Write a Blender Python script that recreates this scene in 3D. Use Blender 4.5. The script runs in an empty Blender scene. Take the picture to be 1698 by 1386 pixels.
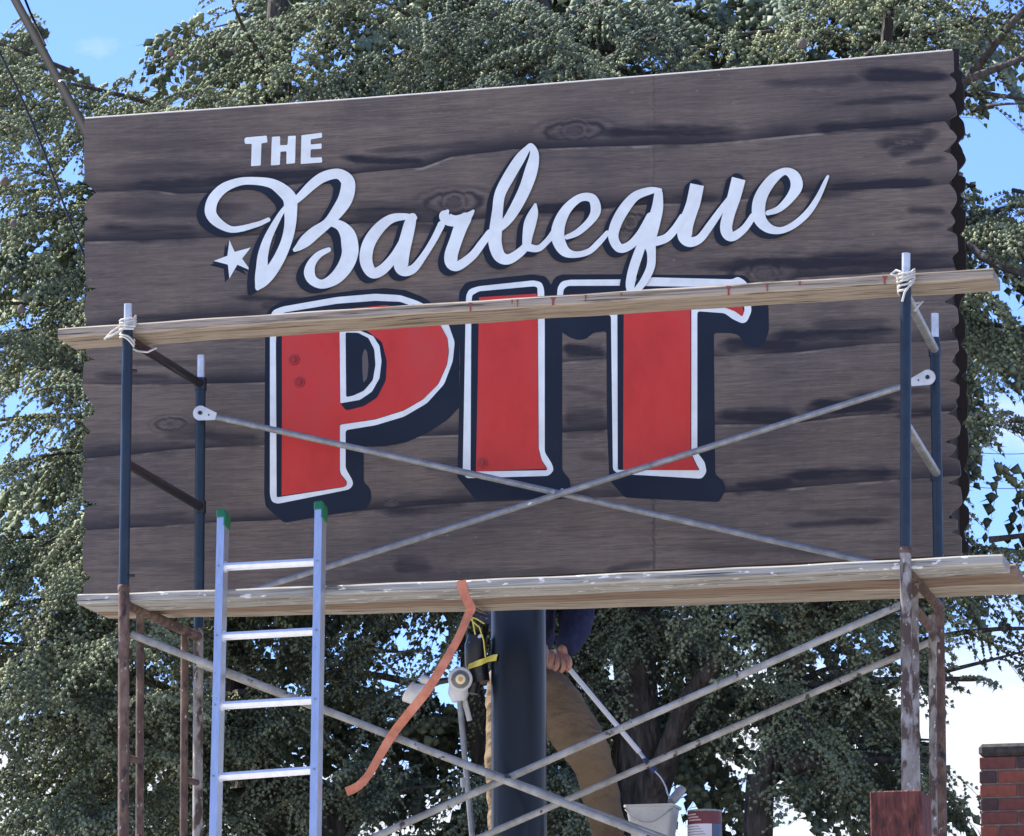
import bpy, math, random
import numpy as np
from mathutils import Vector, Matrix
from mathutils.geometry import delaunay_2d_cdt
random.seed(7); rng = np.random.default_rng(11)
D = bpy.data; scene = bpy.context.scene; COL = scene.collection
R = math.radians

# ------------------------------------------------------------------ camera
F_PX, CX, CY = 7292.8, 849.0, 693.0
YAW, PITCH, ROLL = .2328, .1982, .0033
CAM = Vector((6.1321, -17.7948, 1.60))
fw = Vector((-math.sin(YAW)*math.cos(PITCH), math.cos(YAW)*math.cos(PITCH), math.sin(PITCH)))
rt = Vector((math.cos(YAW), math.sin(YAW), 0)); dn = fw.cross(rt)
rt2 = rt*math.cos(ROLL)+dn*math.sin(ROLL); dn2 = -rt*math.sin(ROLL)+dn*math.cos(ROLL)
cd = D.cameras.new('camera'); cam = D.objects.new('camera', cd); COL.objects.link(cam)
M = Matrix((rt2, -dn2, -fw)).transposed().to_4x4(); M.translation = CAM
cam.matrix_world = M; cd.sensor_width = 36; cd.lens = 36*F_PX/1698; cd.clip_end = 2000
scene.camera = cam

# ------------------------------------------------------------------ light
SUN = Vector((-.62, .17, .76)).normalized()
w = D.worlds.new('World'); scene.world = w; w.use_nodes = True
nt = w.node_tree; nt.nodes.clear()
def N(nt, t, **k):
    n = nt.nodes.new(t)
    for a, b in k.items():
        if a.startswith('i_'): n.inputs[a[2:].replace('_', ' ')].default_value = b
        else: setattr(n, a, b)
    return n
out = N(nt, 'ShaderNodeOutputWorld'); bg = N(nt, 'ShaderNodeBackground')
sky = N(nt, 'ShaderNodeTexSky', sky_type='NISHITA', sun_disc=False)
sky.sun_elevation = math.asin(SUN.z); sky.sun_rotation = math.atan2(SUN.x, SUN.y)
sky.altitude = 50; sky.air_density = 1.0; sky.dust_density = .4; sky.ozone_density = 3.0
tc = N(nt, 'ShaderNodeTexCoord')
mp = N(nt, 'ShaderNodeMapping'); mp.inputs['Scale'].default_value = (1, 1, 2.2); mp.inputs['Location'].default_value = (.35, .1, .0)
nz = N(nt, 'ShaderNodeTexNoise'); nz.inputs['Scale'].default_value = 9; nz.inputs['Detail'].default_value = 6; nz.inputs['Roughness'].default_value = .55
sx = N(nt, 'ShaderNodeSeparateXYZ')
elev = N(nt, 'ShaderNodeMapRange'); elev.inputs['From Min'].default_value = .10; elev.inputs['From Max'].default_value = .21
elev.inputs['To Min'].default_value = .20; elev.inputs['To Max'].default_value = -.13
ad = N(nt, 'ShaderNodeMath', operation='ADD')
cr = N(nt, 'ShaderNodeMapRange'); cr.inputs['From Min'].default_value = .50; cr.inputs['From Max'].default_value = .66
mx = N(nt, 'ShaderNodeMixRGB'); mx.inputs['Color2'].default_value = (3.5, 3.75, 4.15, 1)
L = nt.links.new
L(tc.outputs['Generated'], mp.inputs['Vector']); L(mp.outputs[0], nz.inputs['Vector'])
L(tc.outputs['Generated'], sx.inputs[0]); L(sx.outputs['Z'], elev.inputs['Value'])
L(nz.outputs['Fac'], ad.inputs[0]); L(elev.outputs[0], ad.inputs[1]); L(ad.outputs[0], cr.inputs['Value'])
L(cr.outputs[0], mx.inputs['Fac']); tint = N(nt, 'ShaderNodeMixRGB', blend_type='MULTIPLY'); tint.inputs['Fac'].default_value = 1; tint.inputs['Color2'].default_value = (.51, .61, .94, 1)
L(sky.outputs[0], tint.inputs['Color1']); L(tint.outputs[0], mx.inputs['Color1'])
L(mx.outputs[0], bg.inputs['Color']); bg.inputs['Strength'].default_value = .12
L(bg.outputs[0], out.inputs['Surface'])
sd = D.lights.new('sun', 'SUN'); sd.energy = 5; sd.angle = R(.5); sd.color = (1, .95, .88)
so = D.objects.new('sun', sd); COL.objects.link(so)
so.rotation_euler = (-SUN).to_track_quat('-Z', 'Y').to_euler()
vs = scene.view_settings; vs.view_transform = 'Standard'; vs.look = 'None'; vs.gamma = 1; vs.use_curve_mapping = False
vs.exposure = 1.37

# ------------------------------------------------------------------ helpers
def at(px, py, Y):
    d = fw + rt2*((px-CX)/F_PX) + dn2*((py-CY)/F_PX)
    return CAM + d*((Y-CAM.y)/d.y)
def proj(P):
    """P (n,3) numpy -> px, py"""
    q = P-np.array(CAM); z = q@np.array(fw)
    return CX+F_PX*(q@np.array(rt2))/z, CY+F_PX*(q@np.array(dn2))/z
def tag(o, label=None, cat=None, group=None, kind=None):
    if label: o['label'] = label
    if cat: o['category'] = cat
    if group: o['group'] = group
    if kind: o['kind'] = kind
    return o
def wloc(o):
    v = Vector((0, 0, 0))
    while o: v += o.location; o = o.parent
    return v
def thing(name, loc, label, cat, group=None):
    o = D.objects.new(name, None); COL.objects.link(o); o.location = loc; o.empty_display_size = .1
    return tag(o, label, cat, group)
def link(name, me, mat, parent=None, label=None):
    o = D.objects.new(name, me); COL.objects.link(o)
    if mat is not None and not me.materials:
        for m in (mat if isinstance(mat, (list, tuple)) else [mat]): me.materials.append(m)
    if parent: o.parent = parent
    if label: o['label'] = label
    return o
def mesh(name, V, Fc, mat, parent=None, label=None, smooth=False, origin=None):
    off = wloc(parent) if parent else (Vector(origin) if origin is not None else Vector((0, 0, 0)))
    me = D.meshes.new(name)
    me.from_pydata([tuple(Vector(v)-off) for v in V], [], Fc)
    if smooth is True: me.polygons.foreach_set('use_smooth', [True]*len(Fc))
    elif smooth: me.polygons.foreach_set('use_smooth', list(smooth))
    me.update()
    o = link(name, me, mat, parent, label)
    if not parent and origin is not None: o.location = origin
    return o
class MB:
    def __init__(s): s.V = []; s.F = []; s.S = []
    def add(s, V, Fc, sm=False):
        b = len(s.V); s.V += [Vector(v) for v in V]; s.F += [tuple(i+b for i in f) for f in Fc]; s.S += [sm]*len(Fc); return s
    def tube(s, path, r, n=12, cap=True):
        path = [Vector(p) for p in path]; rs = r if isinstance(r, (list, tuple)) else [r]*len(path)
        t0 = (path[1]-path[0]).normalized()
        u = t0.cross(Vector((0, 0, 1)))
        if u.length < .01: u = t0.cross(Vector((0, 1, 0)))
        u.normalize(); V = []
        for i, p in enumerate(path):
            t = (path[min(i+1, len(path)-1)]-path[max(i-1, 0)]).normalized()
            u = (u-t*u.dot(t)).normalized(); v = t.cross(u)
            V += [p+(u*math.cos(a)+v*math.sin(a))*rs[i] for a in [2*math.pi*k/n for k in range(n)]]
        Fc = [(i*n+k, i*n+(k+1) % n, (i+1)*n+(k+1) % n, (i+1)*n+k) for i in range(len(path)-1) for k in range(n)]
        s.add(V, Fc, True)
        if cap:
            s.add(V[:n], [tuple(range(n))[::-1]]); s.add(V[-n:], [tuple(range(n))])
        return s
    def box(s, c, h, rot=None, bev=0):
        c = Vector(c); hx, hy, hz = h; rot = rot or Matrix.Identity(3)
        if bev <= 0:
            P = [(x, y, z) for x in (-hx, hx) for y in (-hy, hy) for z in (-hz, hz)]
            s.add([c+rot@Vector(p) for p in P], [(0, 1, 3, 2), (4, 6, 7, 5), (0, 4, 5, 1), (2, 3, 7, 6), (0, 2, 6, 4), (1, 5, 7, 3)])
        else:
            b = bev; P = []; 
            for sx_ in (-1, 1):
                for sy_ in (-1, 1):
                    for sz_ in (-1, 1):
                        P += [(sx_*hx, sy_*(hy-b), sz_*(hz-b)), (sx_*(hx-b), sy_*hy, sz_*(hz-b)), (sx_*(hx-b), sy_*(hy-b), sz_*hz)]
            def I(x, y, z, k): return (((x > 0)*4+(y > 0)*2+(z > 0))*3+k)
            Fc = []
            for x in (-1, 1):
                Fc.append((I(x, -1, -1, 0), I(x, 1, -1, 0), I(x, 1, 1, 0), I(x, -1, 1, 0))[::x])
                Fc.append((I(-1, x, -1, 1), I(-1, x, 1, 1), I(1, x, 1, 1), I(1, x, -1, 1))[::x])
                Fc.append((I(-1, -1, x, 2), I(1, -1, x, 2), I(1, 1, x, 2), I(-1, 1, x, 2))[::x])
            for x in (-1, 1):
                for y in (-1, 1):
                    q = x*y
                    Fc.append((I(x, y, -1, 0), I(x, y, -1, 1), I(x, y, 1, 1), I(x, y, 1, 0))[::q])
                    Fc.append((I(x, -1, y, 0), I(x, 1, y, 0), I(x, 1, y, 2), I(x, -1, y, 2))[::q])
                    Fc.append((I(-1, x, y, 1), I(-1, x, y, 2), I(1, x, y, 2), I(1, x, y, 1))[::q])
                    for z in (-1, 1):
                        Fc.append((I(x, y, z, 0), I(x, y, z, 1), I(x, y, z, 2))[::x*y*z])
            s.add([c+rot@Vector(p) for p in P], Fc)
        return s
    def build(s, name, mat, parent=None, label=None, origin=None):
        return mesh(name, s.V, s.F, mat, parent, label, s.S, origin)
def catmull(P, n=6):
    P = [tuple(map(float, p)) for p in P]; Q = [P[0]]+P+[P[-1]]; o = []
    for i in range(1, len(Q)-2):
        for k in range(n):
            t = k/n
            o.append(tuple(.5*((2*b)+(-a+c)*t+(2*a-5*b+4*c-d)*t*t+(-a+3*b-3*c+d)*t**3) for a, b, c, d in zip(Q[i-1], Q[i], Q[i+1], Q[i+2])))
    o.append(P[-1]); return o

# ------------------------------------------------------------------ materials
def material(name, col=(.5, .5, .5), rough=.6, metal=0, spec=.5):
    m = D.materials.new(name); m.use_nodes = True; b = m.node_tree.nodes['Principled BSDF']
    b.inputs['Base Color'].default_value = (*col, 1); b.inputs['Roughness'].default_value = rough
    b.inputs['Metallic'].default_value = metal; b.inputs['Specular IOR Level'].default_value = spec
    return m
def noisy(name, stops, scale=(1, 1, 1), ns=8, det=6, rough=.6, metal=0, bump=.2, bscale=None, bdist=.003, spec=.4, dist=0):
    """colour ramp over object-space noise, with a bump from a second noise"""
    m = material(name, stops[0][1], rough, metal, spec); t = m.node_tree; b = t.nodes['Principled BSDF']; l = t.links.new
    tc = N(t, 'ShaderNodeTexCoord'); mp = N(t, 'ShaderNodeMapping'); mp.inputs['Scale'].default_value = scale
    nz = N(t, 'ShaderNodeTexNoise'); nz.inputs['Scale'].default_value = ns; nz.inputs['Detail'].default_value = det; nz.inputs['Distortion'].default_value = dist
    nz.inputs['Roughness'].default_value = .62
    rp = N(t, 'ShaderNodeValToRGB'); e = rp.color_ramp.elements
    while len(e) < len(stops): e.new(.5)
    for q, (p, c) in zip(e, stops): q.position = p; q.color = (*c, 1)
    l(tc.outputs['Object'], mp.inputs[0]); l(mp.outputs[0], nz.inputs['Vector']); l(nz.outputs['Fac'], rp.inputs[0]); l(rp.outputs[0], b.inputs['Base Color'])
    if bump:
        n2 = N(t, 'ShaderNodeTexNoise'); n2.inputs['Scale'].default_value = bscale or ns*3; n2.inputs['Detail'].default_value = 5
        l(mp.outputs[0], n2.inputs['Vector']); bp = N(t, 'ShaderNodeBump'); bp.inputs['Strength'].default_value = bump; bp.inputs['Distance'].default_value = bdist
        l(n2.outputs['Fac'], bp.inputs['Height']); l(bp.outputs[0], b.inputs['Normal'])
    return m
def mixin(m, col, scale, ns, lo, hi, rough=None):
    """speckles of another colour mixed over what the material already has"""
    t = m.node_tree; b = t.nodes['Principled BSDF']; l = t.links.new
    src = b.inputs['Base Color'].links[0].from_socket if b.inputs['Base Color'].links else None
    tc = N(t, 'ShaderNodeTexCoord'); mp = N(t, 'ShaderNodeMapping'); mp.inputs['Scale'].default_value = scale; mp.inputs['Location'].default_value = (lo*7, 3.1, 1.7)
    nz = N(t, 'ShaderNodeTexNoise'); nz.inputs['Scale'].default_value = ns; nz.inputs['Detail'].default_value = 4
    mr = N(t, 'ShaderNodeMapRange'); mr.inputs['From Min'].default_value = lo; mr.inputs['From Max'].default_value = hi
    mx = N(t, 'ShaderNodeMixRGB'); mx.inputs['Color2'].default_value = (*col, 1)
    if src: l(src, mx.inputs['Color1'])
    else: mx.inputs['Color1'].default_value = b.inputs['Base Color'].default_value
    l(tc.outputs['Object'], mp.inputs[0]); l(mp.outputs[0], nz.inputs['Vector']); l(nz.outputs['Fac'], mr.inputs[0]); l(mr.outputs[0], mx.inputs['Fac']); l(mx.outputs[0], b.inputs['Base Color'])
    return m
WHITE = noisy('white_sign_paint', [(.35, (.66, .70, .68)), (.6, (.77, .82, .79))], (1, 1, 1), 9, rough=.45, bump=.05)
RED = noisy('red_sign_paint', [(.3, (.46, .022, .014)), (.5, (.55, .030, .020)), (.72, (.50, .045, .035))], (1, 1, .5), 5, rough=.42, bump=.05)
NAVY = noisy('navy_sign_paint', [(.3, (.008, .013, .025)), (.7, (.012, .019, .033))], (1, 1, 1), 5, rough=.5, bump=.04, spec=.2)
BLUE = noisy('dark_blue_enamel', [(.3, (.010, .020, .034)), (.62, (.016, .030, .048)), (.8, (.03, .045, .06))], (1, 1, 1), 14, rough=.33, bump=.05, spec=.3)
BLACK = noisy('black_enamel', [(.3, (.008, .010, .012)), (.7, (.02, .022, .025))], (1, 1, 1), 20, rough=.32, bump=.15); mixin(BLACK, (.25, .24, .22), (1, 1, 1), 45, .70, .74)
GALV = noisy('galvanised_steel', [(.25, (.16, .17, .17)), (.5, (.25, .26, .26)), (.75, (.36, .37, .37))], (1, 1, 1), 22, rough=.42, metal=.35, bump=.15)
mixin(GALV, (.62, .62, .60), (1, 1, 1), 26, .70, .74); mixin(GALV, (.07, .055, .045), (1, 1, 1), 33, .71, .76)
PIN = noisy('bright_galvanised_pin', [(.3, (.42, .44, .45)), (.7, (.66, .68, .69))], (1, 1, 1), 18, rough=.35, metal=.5, bump=.1)
RUST = noisy('rusty_scaffold_tube', [(.25, (.040, .028, .024)), (.45, (.085, .050, .038)), (.6, (.15, .095, .07)), (.8, (.20, .16, .13))], (1, 1, .6), 20, rough=.75, bump=.3)
mixin(RUST, (.42, .40, .37), (1, 1, .6), 55, .66, .72); mixin(RUST, (.025, .02, .018), (1, 1, .6), 30, .56, .68)
RUST2 = noisy('weathered_grey_scaffold_tube', [(.25, (.10, .075, .06)), (.5, (.24, .22, .20)), (.7, (.36, .35, .33))], (1, 1, .5), 16, rough=.7, bump=.3)
mixin(RUST2, (.07, .045, .035), (1, 1, .5), 26, .46, .56); mixin(RUST2, (.60, .60, .58), (1, 1, .6), 60, .66, .70)
RBRACE = noisy('weathered_brace', [(.25, (.14, .13, .11)), (.5, (.27, .26, .23)), (.75, (.42, .40, .36))], (1, 1, 1), 13, rough=.6, bump=.3)
mixin(RBRACE, (.05, .035, .03), (1, 1, 1), 24, .62, .68)
RAIL = noisy('aluminium_ladder_rail', [(.3, (.50, .53, .58)), (.7, (.62, .65, .70))], (8, 8, .6), 9, rough=.32, metal=.7, bump=.1)
mixin(RAIL, (.25, .25, .25), (4, 4, 1), 30, .68, .74)

RUNG = noisy('aluminium_rung', [(.3, (.74, .75, .76)), (.7, (.88, .88, .88))], (1, 1, 1), 30, rough=.35, metal=.5, bump=.05)
GREEN = material('green_plastic', (.010, .14, .055), .45)
DRK = material('shaded_umber', (.020, .014, .012), .9)  # brown darkened to include the shade between front and back boards
SIDE = noisy('brown_sign_edge', [(.3, (.028, .020, .017)), (.7, (.045, .033, .028))], (1, 1, 1), 9, rough=.7)
EDGE = material('pale_sunlit_edge', (.62, .58, .52), .6)  # pale colour standing in for sun on the board's top rim
ROPE = noisy('white_rope', [(.3, (.45, .43, .38)), (.7, (.66, .64, .58))], (1, 1, 1), 60, rough=.85, bump=.5, bscale=220)
STRAP = noisy('orange_webbing', [(.3, (.36, .13, .075)), (.5, (.56, .19, .10)), (.75, (.66, .27, .17))], (1, 1, 1), 16, rough=.8, bump=.3, bscale=300)
def wood(name, lo, mid, hi, red=None, s=1.0):
    m = noisy(name, [(.30, lo), (.42, mid), (.50, hi), (.58, mid), (.66, lo), (.74, hi)], (.45, 9, 16), 2.6*s, 9, .8, 0, .7, 9, .004, .2, 1.2)
    mixin(m, tuple(v*.45 for v in lo), (.5, 10, 30), 5, .60, .68)
    return m
W_TOP = wood('weathered_pine', (.12, .098, .072), (.275, .225, .17), (.385, .33, .26)); 
W_GREY = wood('grey_weathered_pine', (.13, .125, .105), (.30, .285, .245), (.40, .385, .34)); mixin(W_GREY, (.70, .70, .67), (1, 3, 3), 14, .64, .67)
W_RED = wood('brown_pine', (.10, .062, .042), (.20, .135, .09), (.27, .195, .14)); W_PALE = wood('pale_pine', (.16, .13, .095), (.29, .24, .18), (.38, .325, .25))
REDWOOD = noisy('redwood_stain', [(.32, (.030, .010, .009)), (.48, (.10, .028, .022)), (.60, (.15, .045, .034)), (.72, (.24, .10, .075))], (5, 5, 1.3), 9, rough=.8, bump=1, bscale=12, bdist=.02, dist=.4)
GLASS_Y = material('lamp_lens', (.75, .66, .42), .25); OFFW = noisy('white_lamp_housing', [(.3, (.52, .52, .50)), (.7, (.68, .68, .66))], (1, 1, 1), 20, rough=.5, bump=.1)
YEL = material('yellow_tape', (.62, .52, .08), .4)
SKIN = noisy('skin', [(.3, (.33, .155, .105)), (.7, (.46, .24, .17))], (1, 1, 1), 40, rough=.5, bump=.25, bscale=120, bdist=.002)
SWEAT = noisy('navy_knit', [(.3, (.010, .014, .045)), (.7, (.020, .026, .075))], (1, 1, 1), 30, rough=.95, bump=.7, bscale=26, bdist=.02)
TROU = noisy('brown_canvas', [(.35, (.165, .118, .074)), (.65, (.205, .150, .096))], (1, 1, 1.7), 7, rough=.95, bump=.8, bscale=7, bdist=.05, dist=.2, spec=.1)
HAIR = material('dark_hair', (.02, .015, .012), .6); BOOT = material('brown_boot', (.06, .035, .02), .6)
MORTAR = noisy('mortar', [(.3, (.13, .12, .11)), (.7, (.23, .215, .20))], (1, 1, 1), 40, rough=.9)
BRICKS = [noisy('red_brick_%s' % n, [(.3, tuple(v*.7 for v in c)), (.6, c), (.8, tuple(v*1.25 for v in c))], (1, 1, 1), 30, rough=.85, bump=.5) for n, c in
          (('bright', (.27, .080, .048)), ('dull', (.18, .060, .045)), ('burnt', (.085, .045, .040)))]
BARK = noisy('furrowed_bark', [(.3, (.03, .026, .022)), (.5, (.075, .064, .055)), (.7, (.13, .115, .10))], (3, 3, .8), 7, rough=.95, bump=1, bscale=8, bdist=.05, dist=.5)
CABLE = material('black_cable', (.012, .012, .013), .5)
STAY = noisy('dark_weathered_pipe', [(.3, (.003, .003, .003)), (.7, (.010, .009, .008))], (20, 20, 1), 3, rough=.85, bump=.3, spec=.1)

# sign board paint: 'paint' attribute = r darkness of the brushed graining, g pale dry-brush, b warm/cool drift
m = D.materials.new('brown_faux_timber_paint'); m.use_nodes = True; t = m.node_tree; b = t.nodes['Principled BSDF']; l = t.links.new
tc = N(t, 'ShaderNodeTexCoord'); at_ = N(t, 'ShaderNodeAttribute', attribute_name='paint'); sp = N(t, 'ShaderNodeSeparateColor')
mp = N(t, 'ShaderNodeMapping'); mp.inputs['Scale'].default_value = (1.0, 1, 26)
n1 = N(t, 'ShaderNodeTexNoise'); n1.inputs['Scale'].default_value = 4.5; n1.inputs['Detail'].default_value = 9; n1.inputs['Distortion'].default_value = 1.6; n1.inputs['Roughness'].default_value = .7
n2 = N(t, 'ShaderNodeTexNoise'); n2.inputs['Scale'].default_value = 2.2; n2.inputs['Detail'].default_value = 5
n3 = N(t, 'ShaderNodeTexNoise'); n3.inputs['Scale'].default_value = 3.; n3.inputs['Detail'].default_value = 3
mp3 = N(t, 'ShaderNodeMapping'); mp3.inputs['Scale'].default_value = (14, 1, .8)
for a_, c_ in ((mp, n1), (mp3, n3)):
    l(tc.outputs['Object'], a_.inputs[0]); l(a_.outputs[0], c_.inputs['Vector'])
l(tc.outputs['Object'], n2.inputs['Vector']); l(at_.outputs['Color'], sp.inputs[0])
rp = N(t, 'ShaderNodeValToRGB'); e = rp.color_ramp.elements
e[0].position = .33; e[0].color = (.098, .079, .066, 1); e[1].position = .67; e[1].color = (.200, .163, .132, 1)
l(n1.outputs['Fac'], rp.inputs[0])
x1 = N(t, 'ShaderNodeMixRGB', blend_type='MULTIPLY'); x1.inputs['Fac'].default_value = .75
r2 = N(t, 'ShaderNodeValToRGB'); e = r2.color_ramp.elements; e[0].position = .3; e[0].color = (.55, .56, .66, 1); e[1].position = .7; e[1].color = (1.2, 1.14, 1.05, 1)
l(n2.outputs['Fac'], r2.inputs[0]); l(rp.outputs[0], x1.inputs['Color1']); l(r2.outputs[0], x1.inputs['Color2'])
x3 = N(t, 'ShaderNodeMixRGB', blend_type='MULTIPLY'); x3.inputs['Fac'].default_value = .10
r3 = N(t, 'ShaderNodeValToRGB'); e = r3.color_ramp.elements; e[0].position = .35; e[0].color = (.7, .7, .74, 1); e[1].position = .65; e[1].color = (1.15, 1.12, 1.1, 1)
l(n3.outputs['Fac'], r3.inputs[0]); l(x1.outputs[0], x3.inputs['Color1']); l(r3.outputs[0], x3.inputs['Color2'])
x4 = N(t, 'ShaderNodeMixRGB'); x4.inputs['Color2'].default_value = (.24, .20, .16, 1); l(x3.outputs[0], x4.inputs['Color1']); l(sp.outputs[1], x4.inputs['Fac'])
x5 = N(t, 'ShaderNodeMixRGB'); x5.inputs['Color2'].default_value = (.020, .019, .025, 1); l(x4.outputs[0], x5.inputs['Color1']); l(sp.outputs[0], x5.inputs['Fac'])
l(x5.outputs[0], b.inputs['Base Color']); b.inputs['Roughness'].default_value = .62; b.inputs['Specular IOR Level'].default_value = .25
bp = N(t, 'ShaderNodeBump'); bp.inputs['Strength'].default_value = .45; bp.inputs['Distance'].default_value = .004; l(n1.outputs['Fac'], bp.inputs['Height']); l(bp.outputs[0], b.inputs['Normal'])
SIGNM = m

# ------------------------------------------------------------------ ground
g = MB(); g.add([(-600, -600, 0), (600, -600, 0), (600, 600, 0), (-600, 600, 0)], [(0, 1, 2, 3)])
PAVE = noisy('concrete_paving', [(.3, (.36, .35, .33)), (.7, (.44, .42, .39))], (1, 1, 1), 1.5, rough=.9)
tag(g.build('ground', PAVE), kind='structure')
g = MB(); g.add([(-60, 1.6, .004), (60, 1.6, .004), (60, 60, .004), (-60, 60, .004)], [(0, 1, 2, 3)])
tag(g.build('bounce_damper', noisy('dark_low_bounce', [(.3, (.020, .018, .014)), (.7, (.045, .038, .028))], (1, 1, 1), 3, rough=.95)), kind='structure')  # unseen dark sheet added under the cedars to cut light bounced up

# ------------------------------------------------------------------ sign
SEAMS = [
 [(140, 315), (160, 316), (248, 314), (300, 321), (380, 318), (480, 305), (600, 286), (700, 277), (747, 260), (850, 247), (953, 244), (1100, 239), (1178, 237), (1317, 223), (1441, 211), (1600, 197)],
 [(140, 400), (248, 397), (351, 393), (480, 385), (600, 369), (740, 367), (894, 353), (1000, 345), (1100, 337), (1193, 334), (1364, 315), (1472, 312), (1600, 303)],
 [(140, 546), (300, 531), (430, 524), (720, 508), (1080, 484), (1320, 460), (1450, 452), (1600, 441)],
 [(140, 636), (297, 637), (440, 633), (700, 618), (938, 599), (1003, 594), (1192, 590), (1322, 583), (1443, 570), (1600, 562)],
 [(140, 760), (230, 752), (285, 745), (440, 737), (700, 722), (938, 716), (1003, 712), (1189, 703), (1322, 701), (1401, 690), (1490, 684), (1605, 680)],
 [(140, 878), (238, 873), (322, 867), (440, 863), (600, 846), (755, 833), (950, 826), (1205, 816), (1322, 808), (1490, 794), (1605, 788)]]
TOPL = [(130, 198), (140, 197), (560, 167), (860, 144), (1080, 126), (1300, 108), (1600, 82)]
BOTL = [(130, 991), (1605, 918)]
LEFT = [(197, 140), (218, 140), (222, 143), (228, 139), (300, 140), (312, 153), (319, 160), (330, 148), (342, 140), (355, 141), (363, 146), (372, 140), (450, 141), (457, 142), (474, 144), (479, 165), (484, 144), (519, 140), (528, 145), (545, 140), (588, 143), (596, 158), (601, 139), (641, 137), (660, 146), (673, 156), (687, 158), (693, 142), (700, 138), (716, 152), (726, 140), (752, 137), (762, 144), (777, 137), (827, 138), (832, 150), (836, 166), (842, 142), (867, 137), (876, 144), (901, 137), (941, 137), (959, 153), (966, 139), (1000, 138)]
RIGHT = [(84, 1580), (118, 1581), (122, 1571), (137, 1585), (148, 1583), (157, 1571), (172, 1583), (190, 1586), (199, 1565), (212, 1574), (227, 1586), (242, 1574), (251, 1562), (255, 1577), (269, 1586), (283, 1586), (302, 1571), (321, 1585), (330, 1586), (351, 1574), (366, 1583), (381, 1568), (390, 1586), (415, 1588), (425, 1577), (442, 1582), (455, 1588), (480, 1588), (500, 1564), (511, 1587), (533, 1589), (544, 1577), (553, 1577), (563, 1587), (579, 1589), (588, 1582), (599, 1577), (613, 1590), (632, 1573), (639, 1590), (654, 1590), (663, 1583), (673, 1587), (686, 1569), (691, 1585), (706, 1592), (720, 1590), (732, 1566), (740, 1585), (758, 1572), (763, 1590), (787, 1593), (801, 1570), (808, 1592), (833, 1595), (849, 1578), (859, 1570), (862, 1587), (878, 1587), (882, 1573), (890, 1594), (940, 1594)]
BACKR = [(84, 1590), (118, 1590), (122, 1597), (135, 1594), (148, 1598), (165, 1598), (181, 1599), (193, 1588), (205, 1598), (222, 1600), (236, 1588), (252, 1596), (266, 1601), (283, 1589), (292, 1589), (296, 1601), (315, 1600), (322, 1590), (333, 1598), (343, 1590), (352, 1601), (378, 1600), (390, 1590), (397, 1600), (412, 1600), (418, 1602), (480, 1602), (500, 1592), (515, 1590), (539, 1601), (560, 1600), (572, 1592), (590, 1604), (610, 1604), (625, 1594), (640, 1604), (655, 1602), (664, 1605), (690, 1604), (703, 1594), (715, 1604), (745, 1606), (765, 1604), (780, 1598), (792, 1606), (812, 1607), (835, 1596), (845, 1606), (865, 1607), (880, 1598), (895, 1600), (905, 1606), (960, 1606)]
def fl(poly):
    a = np.array(poly, float); return lambda x: np.interp(x, a[:, 0], a[:, 1])
curves = [fl(TOPL)]+[fl(s) for s in SEAMS]+[fl(BOTL)]
def lobes(poly, out):
    """rounded lobes that meet in sharp notches"""
    a = np.array(poly, float)
    def f(y):
        k = int(np.clip(np.searchsorted(a[:, 0], y)-1, 0, len(a)-2)); t_ = float(np.clip((y-a[k, 0])/(a[k+1, 0]-a[k, 0]), 0, 1)); d = a[k+1, 1]-a[k, 1]
        e = math.sin(t_*math.pi/2) if d*out > 0 else 1-math.cos(t_*math.pi/2)
        return a[k, 1]+d*(.25*t_+.75*e)
    return f
lx, rx, bx = lobes(LEFT, -1), lobes(RIGHT, 1), lobes(BACKR, 1)
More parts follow.
